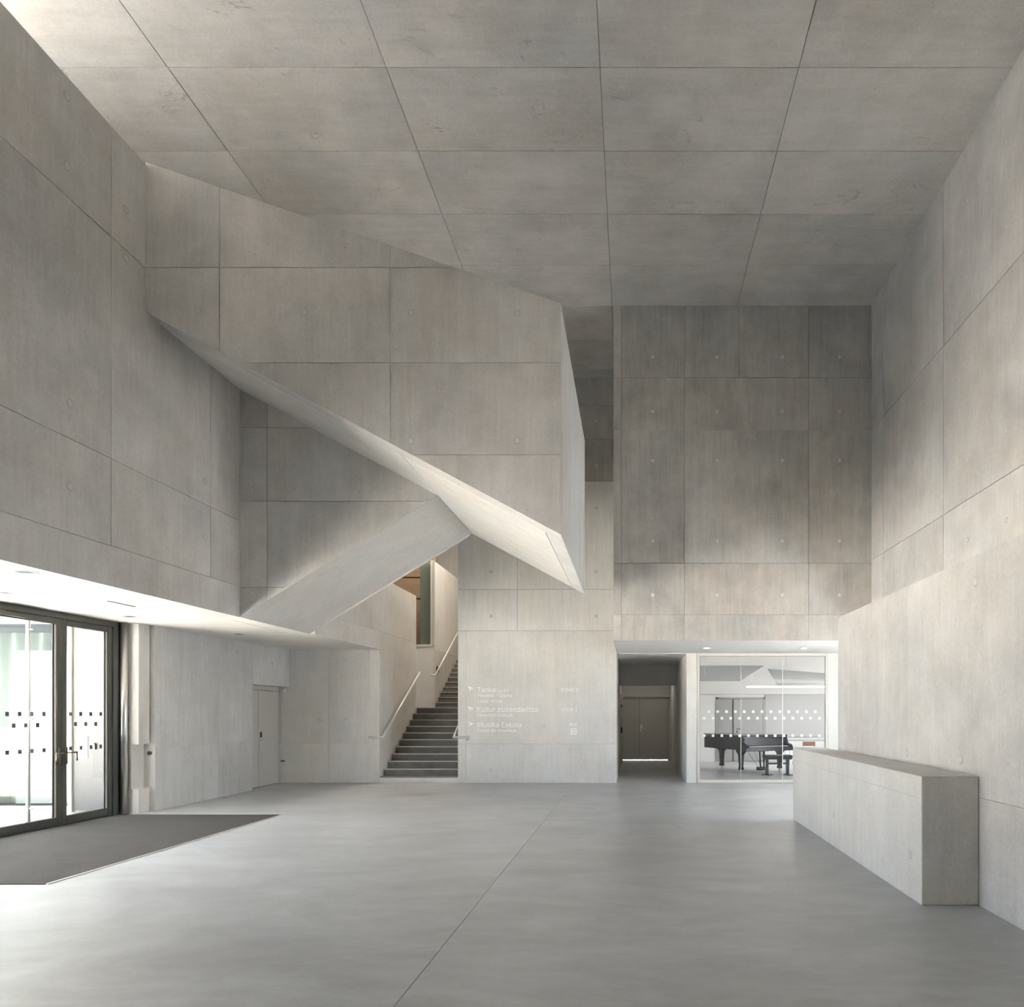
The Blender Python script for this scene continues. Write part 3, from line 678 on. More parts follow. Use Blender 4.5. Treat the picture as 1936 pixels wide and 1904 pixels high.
pp(G().box(-0.14, 0.14, 0.20, 0.36, 0.055, 0.14), 'lyre_box', 'piano_black', bevel=0.008)
for s in (-0.07, 0, 0.07): pp(G().box(s - 0.014, s + 0.014, 0.07, 0.21, 0.075, 0.085), 'pedal', 'brass_dark', bevel=0.003)
pp(G().cyl((-0.05, 0.34, 0.10), (-0.20, 0.75, 0.60), 0.006, n=8), 'lyre_brace', 'brass_dark')
pp(G().cyl((0.05, 0.34, 0.10), (0.02, 0.75, 0.60), 0.006, n=8), 'lyre_brace', 'brass_dark')
pb = tag(empty('piano_bench', (3.65, 18.45, 0)), 'black padded piano bench on two metal pedestal legs', 'bench')
for xx in (3.385, 3.90):
    adopt(pb, bx('leg', xx - 0.035, xx + 0.035, 18.41, 18.49, 0.025, 0.40, 'bench_metal', bevel=0.004), bx('foot', xx - 0.03, xx + 0.03, 18.26, 18.66, 0.0, 0.025, 'bench_metal', bevel=0.004), bx('foot_plate', xx - 0.14, xx + 0.14, 18.41, 18.49, 0.0, 0.02, 'bench_metal', bevel=0.003))
adopt(pb, bx('cross_bar', 3.42, 3.865, 18.43, 18.47, 0.27, 0.31, 'bench_metal', bevel=0.004), bx('seat_frame', 3.31, 3.98, 18.30, 18.60, 0.40, 0.43, 'bench_black', bevel=0.004), bx('seat', 3.29, 4.0, 18.28, 18.62, 0.43, 0.51, 'bench_black', bevel=0.02))
dk = tag(empty('desk', (5.2, 22.4, 0)), 'plain grey desk standing against the pinboard behind the piano', 'desk')
adopt(dk, bx('tabletop', 4.75, 6.4, 22.2, 22.9, 0.70, 0.735, 'desk_grey', bevel=0.004))
for xx in (4.78, 6.32):
    for yy in (22.23, 22.83): adopt(dk, bx('leg', xx, xx + 0.05, yy, yy + 0.05, 0, 0.70, 'steel'))
ch = tag(empty('chair', (5.25, 21.9, 0)), 'red-brown plywood chair pushed up to the grey desk', 'chair')
adopt(ch, bx('backrest', 5.03, 5.40, 21.66, 21.68, 0.58, 0.71, 'wood_red', bevel=0.006), bx('seat', 5.03, 5.41, 21.70, 22.1, 0.43, 0.45, 'wood_red', bevel=0.006))
for xx in (5.06, 5.38):
    adopt(ch, G().cyl((xx, 21.70, 0), (xx, 21.69, 0.66), 0.012, n=10).build('leg', 'steel'), G().cyl((xx, 22.08, 0), (xx, 22.06, 0.43), 0.012, n=10).build('leg', 'steel'))

# ------------------------------------------------------------------ staircase
st = tag(empty('staircase', (-4.8, YB, 0)), 'dark stone staircase with pale nosings climbing behind the lettered wall', 'staircase')
RI, TR = 0.1566, 0.281
y0 = YB + 0.24
adopt(st, bx('plinth', XS + 0.001, -3.901, YB + 0.005, y0 + 0.01, 0.0, 0.118, 'concrete_light'), bx('plinth_cap', XS + 0.001, -3.901, YB - 0.012, y0 + 0.01, 0.118, 0.136, 'dark_stone'))
def step(n, y, z, depth, x0=XS + 0.012):
    s_ = bx('step', x0, -3.901, y, y + depth, z - 0.03, z + RI - 0.018, 'dark_stone')
    adopt(st, s_)
    b_ = bx('nosing', x0, -3.901, y - 0.018, y + 0.035, z + RI - 0.018, z + RI, 'nosing'); sub(s_, b_)
    t_ = bx('tread', x0, -3.901, y + 0.035, y + depth, z + RI - 0.018, z + RI - 0.0005, 'dark_stone'); sub(s_, t_)
for n in range(10):
    step(n, y0 + n * TR, 0.134 + n * RI, TR if n < 9 else 3.2)
zl_ = 0.134 + 10 * RI
for n in range(13):
    step(n, 21.1 + n * TR, zl_ + n * RI, TR if n < 12 else 2.4, XS + 0.02)
# handrails
def rail(name, pts, brk, label):
    r_ = tag(empty(name, pts[0]), label, 'handrail', 'painted steel handrails of the staircase')
    adopt(r_, G().tube(pts, 0.024, 14).build('rail_tube', 'rail_paint', None, True))
    for p, q in brk: adopt(r_, G().cyl(p, q, 0.008, n=8).cyl(Vector(q) - (Vector(q) - Vector(p)).normalized() * 0.006, q, 0.03, n=12).build('bracket', 'rail_paint'))
xa = XS + 0.085
def rz(y): return 1.02 + (y - (YB - 0.06)) * RI / TR
rail('handrail', [(XS - 0.22, YB - 0.06, 1.02), (xa, YB - 0.06, 1.02), (xa, 19.28, rz(19.28))], [((xa, y, rz(y) - 0.02), (XS, y, rz(y) - 0.06)) for y in (16.9, 17.9, 18.9)] + [((XS - 0.15, YB - 0.06, 1.0), (XS - 0.15, YB, 0.96))], 'pale steel handrail on the parapet wall of the first flight')
xb = -3.9 - 0.085
rail('handrail', [(-3.63, YB - 0.06, 1.02), (xb, YB - 0.06, 1.02), (xb, 19.28, rz(19.28))], [((xb, y, rz(y) - 0.02), (-3.9, y, rz(y) - 0.06)) for y in (16.9, 17.9, 18.9)] + [((-3.68, YB - 0.06, 1.0), (-3.68, YB, 0.96))], 'pale steel handrail turning onto the lettered wall below the arrows')
def rz2(y): return 2.62 + (y - 20.8) * RI / TR
rail('handrail', [(xa - 0.14, 20.8, 2.62), (xa, 20.8, 2.62), (xa, 24.6, rz2(24.6))], [((xa, y, rz2(y) - 0.02), (XS, y, rz2(y) - 0.06)) for y in (21.4, 22.3, 23.2)], 'shiny steel handrail on the wall of the second flight')
sk = tag(empty('wall_light', (XS, 21.35, 2.75)), 'small dark step light beside the foot of the upper handrail', 'light')
adopt(sk, bx('plate', XS, XS + 0.012, 21.22, 21.50, 2.74, 2.90, 'black_plastic', bevel=0.003), bx('insert', XS + 0.012, XS + 0.02, 21.34, 21.40, 2.76, 2.88, 'aluminium'))

# ------------------------------------------------------------------ counter
ct = tag(empty('reception_counter', (2.63, 6.06, 0)), 'long solid cast concrete reception counter in front of the low wall', 'counter')
adopt(ct, bx('body', 2.385, XP - 0.001, 6.06, 10.90, 0.0, 1.064, 'concrete_light', bevel=0.006), bx('pour_joint', 2.3835, 2.386, 6.08, 10.88, 0.878, 0.882, 'tie_ring'))
fr = face_mx(2.385); 
for y_, z_ in ((6.3, 0.37), (8.7, 0.37)):
    o0 = len(COL.objects); tie(ct, fr, y_, z_, 0.8); o = COL.objects[-1]; o.matrix_parent_inverse = Matrix.Translation(ct.location).inverted()

# ------------------------------------------------------------------ entrance
def sticker_mesh(nm, mat, h):
    me = bpy.data.meshes.new(nm); g = G().box(-0.001, 0.001, -h, h, -h, h); me.from_pydata([tuple(v) for v in g.v], [], g.f); me.materials.append(MATS[mat]); return me
STG = sticker_mesh('square_sticker', 'sticker_grey', 0.028)
def Yg(px, X=XG): return F * -X / (CX - px)
LEAF_R = (10.276, 11.26); LEAF_L = (9.02, 10.270)
fr0 = struct(empty('trim_3', (XG, 10.2, 0)))
adopt(fr0, bx('head_rail', XG - 0.05, XG + 0.05, YGLASS0, 11.38, ZSL - 0.085, ZSL, 'dark_frame', bevel=0.004), bx('jamb', XG - 0.05, XG + 0.05, 11.27, 11.38, 0, ZSL - 0.085, 'dark_frame', bevel=0.004), bx('side_panel', XG - 0.10, XG - 0.02, 11.38, 11.56, 0, ZSL, 'dark_frame'), bx('threshold', XG - 0.05, XG + 0.04, YGLASS0, 11.38, 0, 0.012, 'gasket'))
def leaf(name, y0, y1, handle_at, pull=None, rows=()):
    d = struct(empty(name, (XG, (y0 + y1) / 2, 0)))
    zt = ZSL - 0.09; w = 0.085
    adopt(d, bx('stile', XG - 0.035, XG + 0.035, y0, y0 + w, 0.02, zt, 'dark_frame', bevel=0.005), bx('stile', XG - 0.035, XG + 0.035, y1 - w, y1, 0.02, zt, 'dark_frame', bevel=0.005),
          bx('top_rail', XG - 0.035, XG + 0.035, y0 + w, y1 - w, zt - w, zt, 'dark_frame', bevel=0.005), bx('bottom_rail', XG - 0.035, XG + 0.035, y0 + w, y1 - w, 0.02, 0.02 + w * 1.3, 'dark_frame', bevel=0.005),
          bx('glass_pane', XG - 0.006, XG + 0.006, y0 + w, y1 - w, 0.02 + w * 1.3, zt - w, 'glass'),
          bx('glazing_bead', XG + 0.006, XG + 0.020, y1 - w - 0.03, y1 - w, 0.02 + w * 1.3, zt - w, 'cream_frame'), bx('gasket', XG + 0.006, XG + 0.016, y1 - w - 0.055, y1 - w - 0.03, 0.02 + w * 1.3, zt - w, 'gasket'))
    if handle_at:
        h = G().box(XG + 0.035, XG + 0.045, handle_at - 0.02, handle_at + 0.02, 0.86, 1.10)
        sgn = 1 if handle_at < (y0 + y1) / 2 else -1
        h.tube([(XG + 0.045, handle_at, 1.02), (XG + 0.10, handle_at, 1.02), (XG + 0.10, handle_at + sgn * 0.12, 1.02), (XG + 0.10, handle_at + sgn * 0.12, 0.90)], 0.011, 10)
        adopt(d, h.build('lever_handle', 'brass_dark', None, True))
    if pull:
        g = G().cyl((XG - 0.10, pull, 0.05), (XG - 0.10, pull, ZSL - 0.1), 0.026, n=16)
        for z in (0.3, 1.5, 2.7): g.cyl((XG - 0.10, pull, z), (XG - 0.035, pull, z), 0.012, n=10)
        adopt(d, g.build('pull_bar', 'aluminium', None, True))
    for pts in rows:
        for px, py in pts: sticker(d, (XG + 0.008, Yg(px), Z_(py, Yg(px))), STG)
    return d
d1 = leaf('door_1', LEAF_L[0], LEAF_L[1], 10.215, 9.86, ([(12, 1350), (36, 1350), (59, 1350), (82, 1350)], [(24.5, 1372), (47.5, 1371.5), (70, 1371)], [(12.3, 1423.5), (36.3, 1421.5), (59.3, 1420), (82.2, 1418.5)]))
d2 = leaf('door_2', LEAF_R[0], LEAF_R[1], 10.345, None, ([(132, 1350), (151.5, 1350), (170.5, 1350), (189.3, 1350)], [(141.7, 1369), (161, 1369), (180, 1369)], [(132.5, 1415), (152, 1414), (171, 1412.5), (189.3, 1411.5)]))
adopt(d1, bx('door_closer', XG + 0.036, XG + 0.09, 9.15, 9.62, ZSL - 0.16, ZSL - 0.10, 'dark_frame', bevel=0.004), bx('closer_arm', XG + 0.09, XG + 0.10, 9.3, 9.9, ZSL - 0.11, ZSL - 0.095, 'gasket'))
# fixed glazing before the doors
edges = [YGLASS0, 5.4, 7.3, 9.0]
fx = struct(empty('window_3', (XG, 4.7, 0)))
for a_, b_ in zip(edges[:-1], edges[1:]):
    adopt(fx, bx('mullion', XG - 0.04, XG + 0.04, a_, a_ + 0.06, 0.012, ZSL - 0.085, 'dark_frame'), bx('glass_pane', XG - 0.006, XG + 0.006, a_ + 0.06, b_, 0.08, ZSL - 0.085, 'glass'), bx('bottom_rail', XG - 0.04, XG + 0.04, a_ + 0.06, b_, 0.012, 0.08, 'dark_frame'))
# round steel post and notched concrete pier
tag(G().cyl((-7.93, 11.46, 0), (-7.93, 11.46, ZSL), 0.06, n=28).build('steel_post', 'steel', None, True), 'round brushed steel post between the entrance door and the notched pier', 'post')
pr = struct(G().box(-8.15, -7.862, 11.42 + 0.12, 11.84, 0, ZSL).build('wall_pier', 'concrete_light'))
bx('upper_block', -7.862, -7.745, 11.54, 11.80, 1.08, ZSL, 'concrete_light', pr)
bx('lower_block', -7.862, -7.745, 11.54, 11.80, 0, 0.375, 'concrete_light', pr)
tag(G().cyl((-7.76, 11.835, 0.93), (-7.76, 11.81, 0.93), 0.03, n=16).build('pier_button', 'black_plastic'), 'small dark round button in the notch of the concrete pier', 'button')
# mat with metal edge
mt = tag(empty('entrance_mat', (-6.7, 9.1, 0)), 'wide dark grey entrance mat inside the glass doors', 'mat')
my0, my1, mx0, mx1 = 6.785, 11.345, XG + 0.06, -5.41
for a_, b_ in ((my0, 7.75), (7.75, 9.45), (9.45, my1)): adopt(mt, bx('mat_strip', mx0, mx1, a_ + 0.001, b_ - 0.001, 0.0, 0.010, 'carpet'))
adopt(mt, bx('edge_profile', mx1, mx1 + 0.02, my0, my1 + 0.03, 0, 0.011, 'aluminium'), bx('edge_profile', mx0 + 0.45, mx1, my1, my1 + 0.03, 0, 0.011, 'aluminium'))
# luminaires in the entrance soffit
lum = tag(empty('square_ceiling_light', (-7.15, 10.3, ZSL)), 'square recessed ceiling light over the entrance doors', 'ceiling light')
sy = F * (ZSL - EYE) / (CY - 1141); sx_ = X_(192, sy)
adopt(lum, bx('frame', sx_ - 0.26, sx_ + 0.26, sy - 0.26, sy + 0.26, ZSL - 0.012, ZSL, 'sticker_edge'), bx('diffuser', sx_ - 0.23, sx_ + 0.23, sy - 0.23, sy + 0.23, ZSL - 0.016, ZSL - 0.012, 'lamp_panel'))
for px, py, lb in ((245, 1165, 'small dark spotlight slot in the soffit beside the steel post'), (10, 1120, 'small dark spotlight slot in the soffit above the left glass leaf'), (45, 1080.5, 'small dark spotlight slot near the soffit edge'), (452, 1198.5, 'small dark spotlight slot in the soffit above the white door wall')):
    yy = F * (ZSL - EYE) / (CY - py); xx = X_(px, yy)
    so = tag(empty('recessed_spotlight', (xx, yy, ZSL)), lb, 'spotlight', 'recessed spotlights in the entrance soffit')
    adopt(so, bx('trim_ring', xx - 0.09, xx + 0.09, yy - 0.09, yy + 0.09, ZSL - 0.006, ZSL, 'concrete_pale'), bx('aperture', xx - 0.06, xx + 0.06, yy - 0.06, yy + 0.06, ZSL - 0.009, ZSL - 0.006, 'black_plastic'))
for px, lb in ((1336, 'round lit downlight above the corridor side of the music room glazing'), (1520, 'round lit downlight above the far pane of the music room glazing')):
    yy = F * (ZSR - EYE) / (CY - 1225); xx = X_(px, yy)
    so = tag(empty('downlight', (xx, yy, ZSR)), lb, 'downlight', 'downlights in the foyer soffit')
    adopt(so, G().cyl((xx, yy, ZSR), (xx, yy, ZSR - 0.008), 0.10, n=24).build('trim_ring', 'aluminium'), G().cyl((xx, yy, ZSR - 0.008), (xx, yy, ZSR - 0.012), 0.055, n=20).build('lens', 'lamp_glow'))

# white service door in the recess
dw = struct(empty('door_3', (-7.9, 15.9, 0)))
XD = -7.90
adopt(dw, bx('head_panel', XD - 0.05, XD, 14.95, 16.44, 2.055, 2.15, 'door_paint'), bx('side_panel', XD - 0.05, XD, 14.95, 15.545, 0.01, 2.05, 'door_paint'), bx('leaf', XD - 0.05, XD + 0.003, 15.555, 16.40, 0.01, 2.045, 'door_paint', bevel=0.003), bx('jamb', XD - 0.05, XD + 0.006, 16.405, 16.44, 0.0, 2.15, 'door_paint'),
      bx('lock_plate', XD + 0.003, XD + 0.014, 15.59, 15.625, 0.80, 1.16, 'aluminium'), bx('card_reader', XD + 0.014, XD + 0.035, 15.59, 15.63, 1.05, 1.16, 'black_plastic'),
      G().tube([(XD + 0.014, 15.61, 0.985), (XD + 0.055, 15.61, 0.985), (XD + 0.055, 15.74, 0.985)], 0.010, 10).build('lever_handle', 'steel', None, True))
for z in (0.15, 0.95, 1.6, 1.85): adopt(dw, bx('hinge', XD, XD + 0.012, 16.396, 16.412, z, z + 0.10, 'steel'))
tag(G().cyl((-7.79, YB - 0.001, 2.07), (-7.79, YB - 0.03, 2.07), 0.035, n=18).build('round_sensor', 'sticker_white'), 'small white round sensor on the wall above the white door hinges', 'sensor')
tag(G().cyl((-7.86, YB - 0.001, 0.49), (-7.78, YB - 0.03, 0.49), 0.016, n=10).build('door_stop', 'black_plastic'), 'small dark door stop low beside the white door', 'door stop')

# ------------------------------------------------------------------ lettering on the wall
FONT = None
try:
    import os
    FONT = bpy.data.fonts.load(os.path.join(bpy.utils.resource_path('LOCAL'), 'datafiles', 'fonts', 'Inter.woff2'))
except Exception:
    FONT = None
def text_part(txt, x0, x1, ytop, ybase, root, name='text_line'):
    cu = bpy.data.curves.new('text', 'FONT'); cu.body = txt; cu.size = 1.0; cu.extrude = 0.0; cu.resolution_u = 3; cu.fill_mode = 'NONE'; cu.offset = 0.012
    if FONT: cu.font = FONT
    to = bpy.data.objects.new('text', cu); COL.objects.link(to)
    dg = bpy.context.evaluated_depsgraph_get(); dg.update()
    me = bpy.data.meshes.new_from_object(to.evaluated_get(dg)); bpy.data.objects.remove(to)
    vs = [Vector((v.co.x, v.co.y)) for v in me.vertices]
    es = [tuple(e.vertices) for e in me.edges]
    nb = {}
    for i, j in es: nb.setdefault(i, []).append(j); nb.setdefault(j, []).append(i)
    loops, seen = [], set()
    for i0 in sorted(nb):
        if i0 in seen: continue
        lp = [i0]; seen.add(i0); cur = min(nb[i0]) if (i0 + 1) in nb[i0] else nb[i0][0]
        if (i0 + 1) in nb[i0]: cur = i0 + 1
        while cur not in seen:
            lp.append(cur); seen.add(cur); nx = [k for k in nb[cur] if k not in seen]
            if not nx: break
            cur = nx[0]
        loops.append(lp)
    def wind(p):
        w = 0
        for lp in loops:
            for k in range(len(lp)):
                q, r = vs[lp[k]], vs[lp[(k + 1) % len(lp)]]
                if (q.y <= p.y) != (r.y <= p.y):
                    t = (p.y - q.y) / (r.y - q.y)
                    if q.x + t * (r.x - q.x) > p.x: w += 1 if r.y > q.y else -1
        return w
    ov, oe, of = delaunay_2d_cdt(vs, es, [], 0, 1e-6)[:3]
    tris = [f for f in of if wind(sum((ov[k] for k in f), Vector((0, 0))) / len(f)) != 0]
    xs = [v.x for f in tris for v in (ov[k] for k in f)]; mnx, mxx = min(xs), max(xs)
    capb = max(v.y for f in tris for v in (ov[k] for k in f) if v.x < mnx + 0.45) * (0.85 if txt[0] == '(' else 1.0)
    W0, W1 = X_(x0, YB), X_(x1, YB); H = (ybase - ytop) * YB / F
    sx, sy = (W1 - W0) / (mxx - mnx), H / capb
    zb = Z_(ybase, YB)
    # one part per letter: connected islands whose widths overlap belong to one character
    par = list(range(len(ov)))
    def root_(k):
        while par[k] != k: k = par[k]
        return k
    for f in tris:
        for k in f[1:]: par[root_(k)] = root_(f[0])
    isl = {}
    for f in tris: isl.setdefault(root_(f[0]), []).append(f)
    items = []
    for fs in isl.values():
        ks = [k for f in fs for k in f]; items.append([min(ov[k].x for k in ks), max(ov[k].x for k in ks), fs])
    items.sort(key=lambda q: q[0]); chars = []
    for it in items:
        if chars:
            c = chars[-1]; lap = min(c[1], it[1]) - max(c[0], it[0])
            if lap > 0.6 * min(c[1] - c[0], it[1] - it[0]):
                c[0] = min(c[0], it[0]); c[1] = max(c[1], it[1]); c[2] = c[2] + it[2]; continue
        chars.append(it)
    for c in chars:
        idx = {}; vv = []; ff = []
        for f in c[2]:
            q = []
            for k in f:
                if k not in idx: idx[k] = len(vv); vv.append((W0 + (ov[k].x - mnx) * sx, YB - 0.004, zb + ov[k].y * sy))
                q.append(idx[k])
            n_ = (Vector(vv[q[1]]) - Vector(vv[q[0]])).cross(Vector(vv[q[2]]) - Vector(vv[q[0]]))
            ff.append(q if n_.y < 0 else q[::-1])
        me = bpy.data.meshes.new('letter'); me.from_pydata(vv, [], ff); me.materials.append(MATS['lettering_white'])
        o = bpy.data.objects.new('letter', me); COL.objects.link(o); adopt(root, o)
def arrow(root, pts, w=1.25):
    P = [Vector((X_(a, YB), YB - 0.004, Z_(b, YB))) for a, b in pts]; hw = w * YB / F
    d1_ = (P[0] - P[1]).normalized(); d2_ = (P[2] - P[1]).normalized()
    bis = (d1_ + d2_).normalized(); half = math.acos(max(-1, min(1, d1_.dot(bis))))
    n1 = Vector((-d1_.z, 0, d1_.x)); n1 = n1 if n1.dot(bis) > 0 else -n1
    n2 = Vector((-d2_.z, 0, d2_.x)); n2 = n2 if n2.dot(bis) > 0 else -n2
    g = G().prism([P[1] - bis * (hw / math.sin(half)), P[0] - n1 * hw, P[0] + n1 * hw, P[1] + bis * (hw / math.sin(half)), P[2] + n2 * hw, P[2] - n2 * hw], (0, 0.005, 0))
    adopt(root, g.build('arrow', 'lettering_white'))
s1 = tag(empty('wall_lettering', (X_(886, YB), YB, Z_(1328, YB))), 'white wall lettering Tanka with two small lines and ETAGE 2', 'sign')
arrow(s1, [(894, 1302.3), (887, 1299), (889.6, 1306)])
text_part('Tanka', 902, 936.5, 1299.3, 1308.7, s1); text_part('(J>P)', 940.5, 960, 1303.6, 1308.7, s1)
text_part('Haizeta - Izarra', 904, 967, 1311.4, 1318, s1); text_part('Loria-Kima', 904, 948.6, 1322, 1328.6, s1); text_part('ETAGE 2', 1061.7, 1092.3, 1301.2, 1307.3, s1, 'floor_label')
s2 = tag(empty('wall_lettering', (X_(886, YB), YB, Z_(1355, YB))), 'white wall lettering Kultur zuzendaritza, Direction culture and ETAGE 1', 'sign')
arrow(s2, [(894, 1340.3), (887, 1337), (889.6, 1344)])
text_part('Kultur zuzendaritza', 902, 1017, 1336.3, 1346, s2); text_part('Direction culture', 902.5, 969, 1348.8, 1355, s2); text_part('ETAGE 1', 1061.7, 1091, 1338.4, 1344.7, s2, 'floor_label')
s3 = tag(empty('wall_lettering', (X_(886, YB), YB, Z_(1388, YB))), 'white wall lettering Musika Eskola, Ecole de musique, RDC and toilet pictogram', 'sign')
arrow(s3, [(886.3, 1365.6), (893.2, 1368.7), (886.3, 1371.9)])
text_part('Musika Eskola', 902.7, 986, 1365.6, 1375, s3); text_part('Ecole de musique', 903, 976, 1377.8, 1384, s3); text_part('RDC', 1076.8, 1091.8, 1367.2, 1373, s3, 'floor_label')
def pxbox(g, a0, a1, b0, b1): g.box(X_(a0, YB), X_(a1, YB), YB - 0.004, YB + 0.001, Z_(b1, YB), Z_(b0, YB))
g = G(); pxbox(g, 1079, 1090.4, 1377.4, 1378.6); pxbox(g, 1079, 1090.4, 1387.3, 1388.5); pxbox(g, 1079, 1080.1, 1378.6, 1387.3); pxbox(g, 1089.3, 1090.4, 1378.6, 1387.3); pxbox(g, 1084.3, 1085.0, 1374.6, 1376.4)
pxbox(g, 1084.4, 1084.9, 1379.2, 1386.8)
for cx_, sk_ in ((1082.3, True), (1087.1, False)):
    pc = (X_(cx_, YB), YB - 0.004, Z_(1380.4, YB)); g.cyl(pc, (pc[0], YB + 0.001, pc[2]), 0.009, n=10)
    y_m, w_m = (1384.8, 1.5)
    tri_ = [(cx_ - (w_m if sk_ else 0.6), 1384.9), (cx_ + (w_m if sk_ else 0.6), 1384.9), (cx_ + (0.4 if sk_ else 1.2), 1381.5), (cx_ - (0.4 if sk_ else 1.2), 1381.5)]
    g.prism([(X_(a, YB), YB - 0.004, Z_(b, YB)) for a, b in tri_], (0, 0.005, 0)); pxbox(g, cx_ - 0.6, cx_ + 0.6, 1384.9, 1386.8)
adopt(s3, g.build('toilet_pictogram', 'lettering_white'))

# ------------------------------------------------------------------ outside the entrance
struct(bx('ground', -70, -8.3, -50, 70, -0.4, -0.02, 'paving'))
struct(bx('ground_east', 8.3, 60, -50, 70, -0.4, -0.02, 'asphalt'))
YW = 11.62
dp = tag(empty('deck', (-10, 10, 0)), 'pale timber deck outside the glass entrance doors', 'deck')
for i in range(12): adopt(dp, bx('plank', -12.5, -8.08, 8.0 + i * 0.30, 8.0 + i * 0.30 + 0.292, -0.02, 0.0, 'deck_wood'))
# perforated screen beside the doors
ps = tag(empty('perforated_screen', (-8.5, YW, 0)), 'white perforated metal screen outside the glass door leaf', 'screen')
adopt(ps, bx('sheet', X_(138.5, YW), -8.26, YW, YW + 0.03, 0.03, ZSL, 'perforated_sheet'), bx('post', X_(130.5, YW), X_(137.5, YW), YW - 0.03, YW + 0.05, 0, ZSL, 'cream_frame', bevel=0.004))
nt_ = tag(empty('notice', (X_(156, YW), YW, 1.0)), 'white notice sheet fixed on the perforated screen', 'notice')
adopt(nt_, bx('sheet', X_(148, YW), X_(166, YW), YW - 0.008, YW - 0.001, Z_(1434, YW), Z_(1391, YW), 'paper'), G().cyl((X_(158, YW), YW - 0.008, Z_(1404, YW)), (X_(158, YW), YW - 0.010, Z_(1404, YW)), 0.011, n=12).build('dot', 'ink'), bx('printed_block', X_(155, YW), X_(161, YW), YW - 0.010, YW - 0.008, Z_(1412, YW), Z_(1407.5, YW), 'ink'))
pk = tag(empty('entry_phone', (X_(179, YW), YW, 1.0)), 'dark arched entry phone on the perforated screen', 'entry phone')  # arched entry phone with a single button
aw = [(X_(175.5, YW), Z_(1417, YW)), (X_(182, YW), Z_(1417, YW))] + [(X_(178.75, YW) + 0.027 * math.cos(a * math.pi / 8), Z_(1408, YW) + 0.027 * math.sin(a * math.pi / 8)) for a in range(9)]
adopt(pk, G().prism([(a, YW - 0.03, b) for a, b in aw], (0, 0.029, 0)).build('housing', 'bench_metal'), G().cyl((X_(178.75, YW), YW - 0.03, Z_(1408.5, YW)), (X_(178.75, YW), YW - 0.036, Z_(1408.5, YW)), 0.012, n=12).build('button', 'aluminium'))
# neighbouring wing: glazing with blind and curtain
wg = struct(empty('window_6', (-11, YW + 0.1, 0)))
xq = X_(131, YW)
adopt(wg, bx('bottom_rail', -16, xq, YW, YW + 0.10, 0.0, 0.10, 'cream_frame'), bx('top_rail', -16, xq, YW, YW + 0.10, 2.99, 3.15, 'cream_frame'), bx('glass_pane', -16, xq, YW + 0.04, YW + 0.052, 0.10, 2.99, 'glass_green'), bx('frame', -16.1, -16, YW, YW + 0.10, 0, 3.15, 'cream_frame'))
bl = tag(empty('roller_blind', (-9.4, YW + 0.35, 1.0)), 'white roller blind hanging behind the glazing of the neighbouring wing', 'blind')
adopt(bl, bx('cloth', X_(29, YW + 0.35), X_(131, YW + 0.35) + 0.3, YW + 0.36, YW + 0.366, 0.1, Z_(1237, YW + 0.35), 'blind_white'), bx('roller_case', X_(26, YW + 0.35), X_(131, YW + 0.35) + 0.3, YW + 0.32, YW + 0.40, Z_(1238, YW + 0.35), Z_(1230, YW + 0.35), 'room_white', bevel=0.01))
vv, ff = [], []; ncur = 220
for i in range(ncur + 1):
    x = -16 + (16 + xq + 0.8) * i / ncur; yv = YW + 0.85 + 0.05 * math.sin(x * 26) + 0.03 * math.sin(x * 11.3)
    vv += [(x, yv, 0.05), (x, yv, 2.93)]
for i in range(ncur): ff.append([2 * i, 2 * i + 2, 2 * i + 3, 2 * i + 1])
cuo = mk('curtain', vv, ff, 'curtain_cloth', None, True)
sm = cuo.modifiers.new('thickness', 'SOLIDIFY'); sm.thickness = 0.004
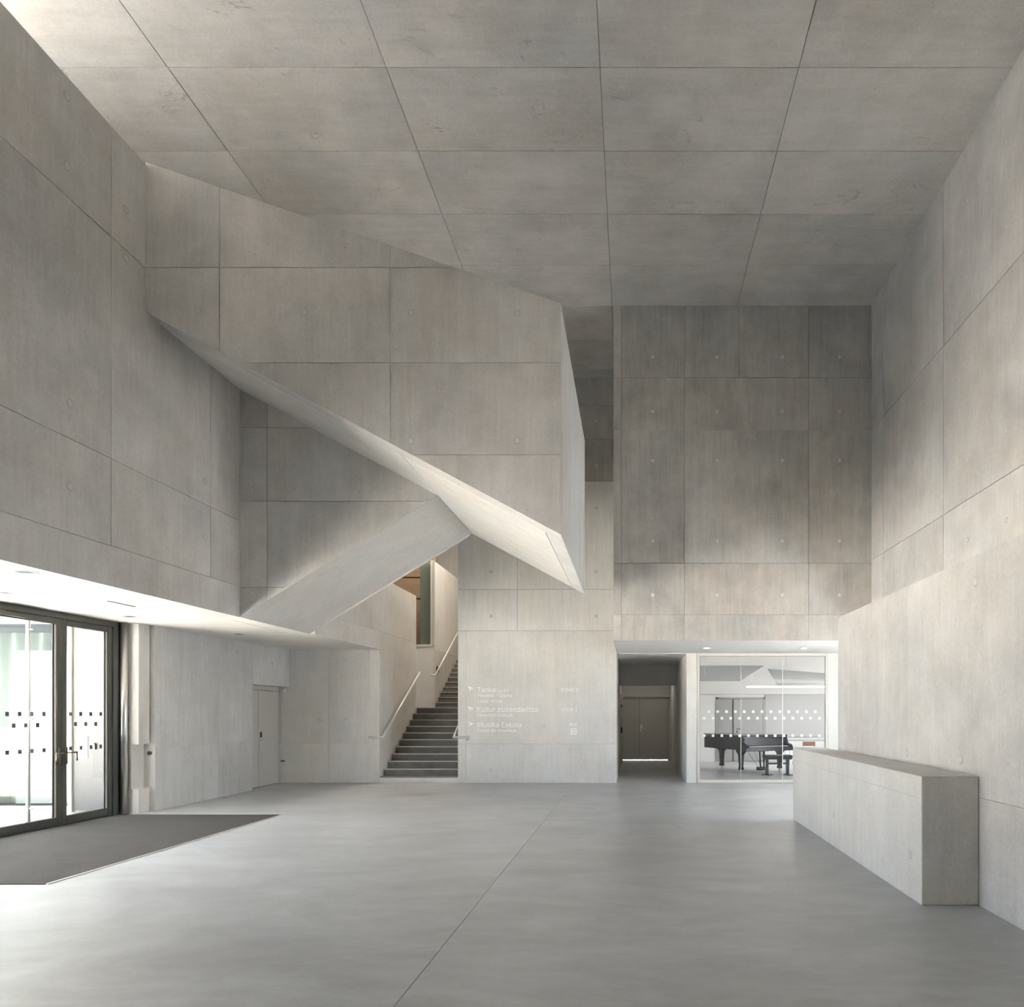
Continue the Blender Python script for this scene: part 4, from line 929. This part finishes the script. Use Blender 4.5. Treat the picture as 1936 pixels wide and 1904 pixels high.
tag(cuo, 'pale green pleated curtain behind the glazing of the neighbouring wing', 'curtain')
struct(G().box(-16.1, -8.5, YW + 2.0, YW + 2.2, 0, 3.4).box(-16.1, -8.5, YW, YW + 2.2, 3.15, 3.4).box(-16.3, -16.1, YW, YW + 2.2, 0, 3.4).build('wall_wing', 'render_white'))

struct(bx('ceiling_canopy', -9.4, -8.06, 9.3, YW, 3.06, 3.3, 'white_paint'))

# ------------------------------------------------------------------ openings out of view that light the hall, and added fill lights
w4 = struct(empty('window_4', (-8.35, 5.2, 7.0)))
adopt(w4, bx('glass_pane', -8.36, -8.35, 1.5, 7.4, 7.2, 8.85, 'glass'), bx('frame', -8.40, -8.30, 1.5, 7.4, 7.16, 7.2, 'dark_frame'))
w2 = struct(empty('window_2', (6.3, 13.3, 0)))
adopt(w2, bx('glass_pane', 6.25, 6.26, 10.2, 14.0, 0.08, ZSR, 'glass'), bx('bottom_rail', 6.22, 6.30, 10.2, 14.0, 0, 0.08, 'dark_frame'))
struct(bx('wall_foyer_block', 6.2, 6.4, 14.0, YB, 0, ZSR, 'concrete_light'))  # unseen wall added beside the window to cut daylight in the foyer
for yy in (10.2, 12.1, 13.94): adopt(w2, bx('mullion', 6.22, 6.30, yy, yy + 0.06, 0.08, ZSR, 'dark_frame'))
HP = math.pi / 2
portal('portal_entrance', (XG - 0.12, (YGLASS0 + 11.38) / 2, ZSL / 2), (0, -HP, 0), ZSL, 11.38 - YGLASS0)
portal('portal_clerestory', (-8.45, 4.45, 8.02), (0, -HP, 0), 1.65, 5.9)
portal('portal_foyer', (6.35, 12.1, ZSR / 2), (0, HP, 0), ZSR, 3.8)
area('corridor_fill', (0.44, 22.2, ZSR - 0.03), (0, 0, 0), 0.3, 0.3, 2.5, (1.0, 0.95, 0.85))  # added fill light that lifts the dim corridor, no fitting known here
area('stair_fill', (-4.8, 20.0, 8.9), (0, 0, 0), 1.2, 4.0, 145, (1.0, 0.90, 0.76))  # added warm fill above the stair hall, an unseen source
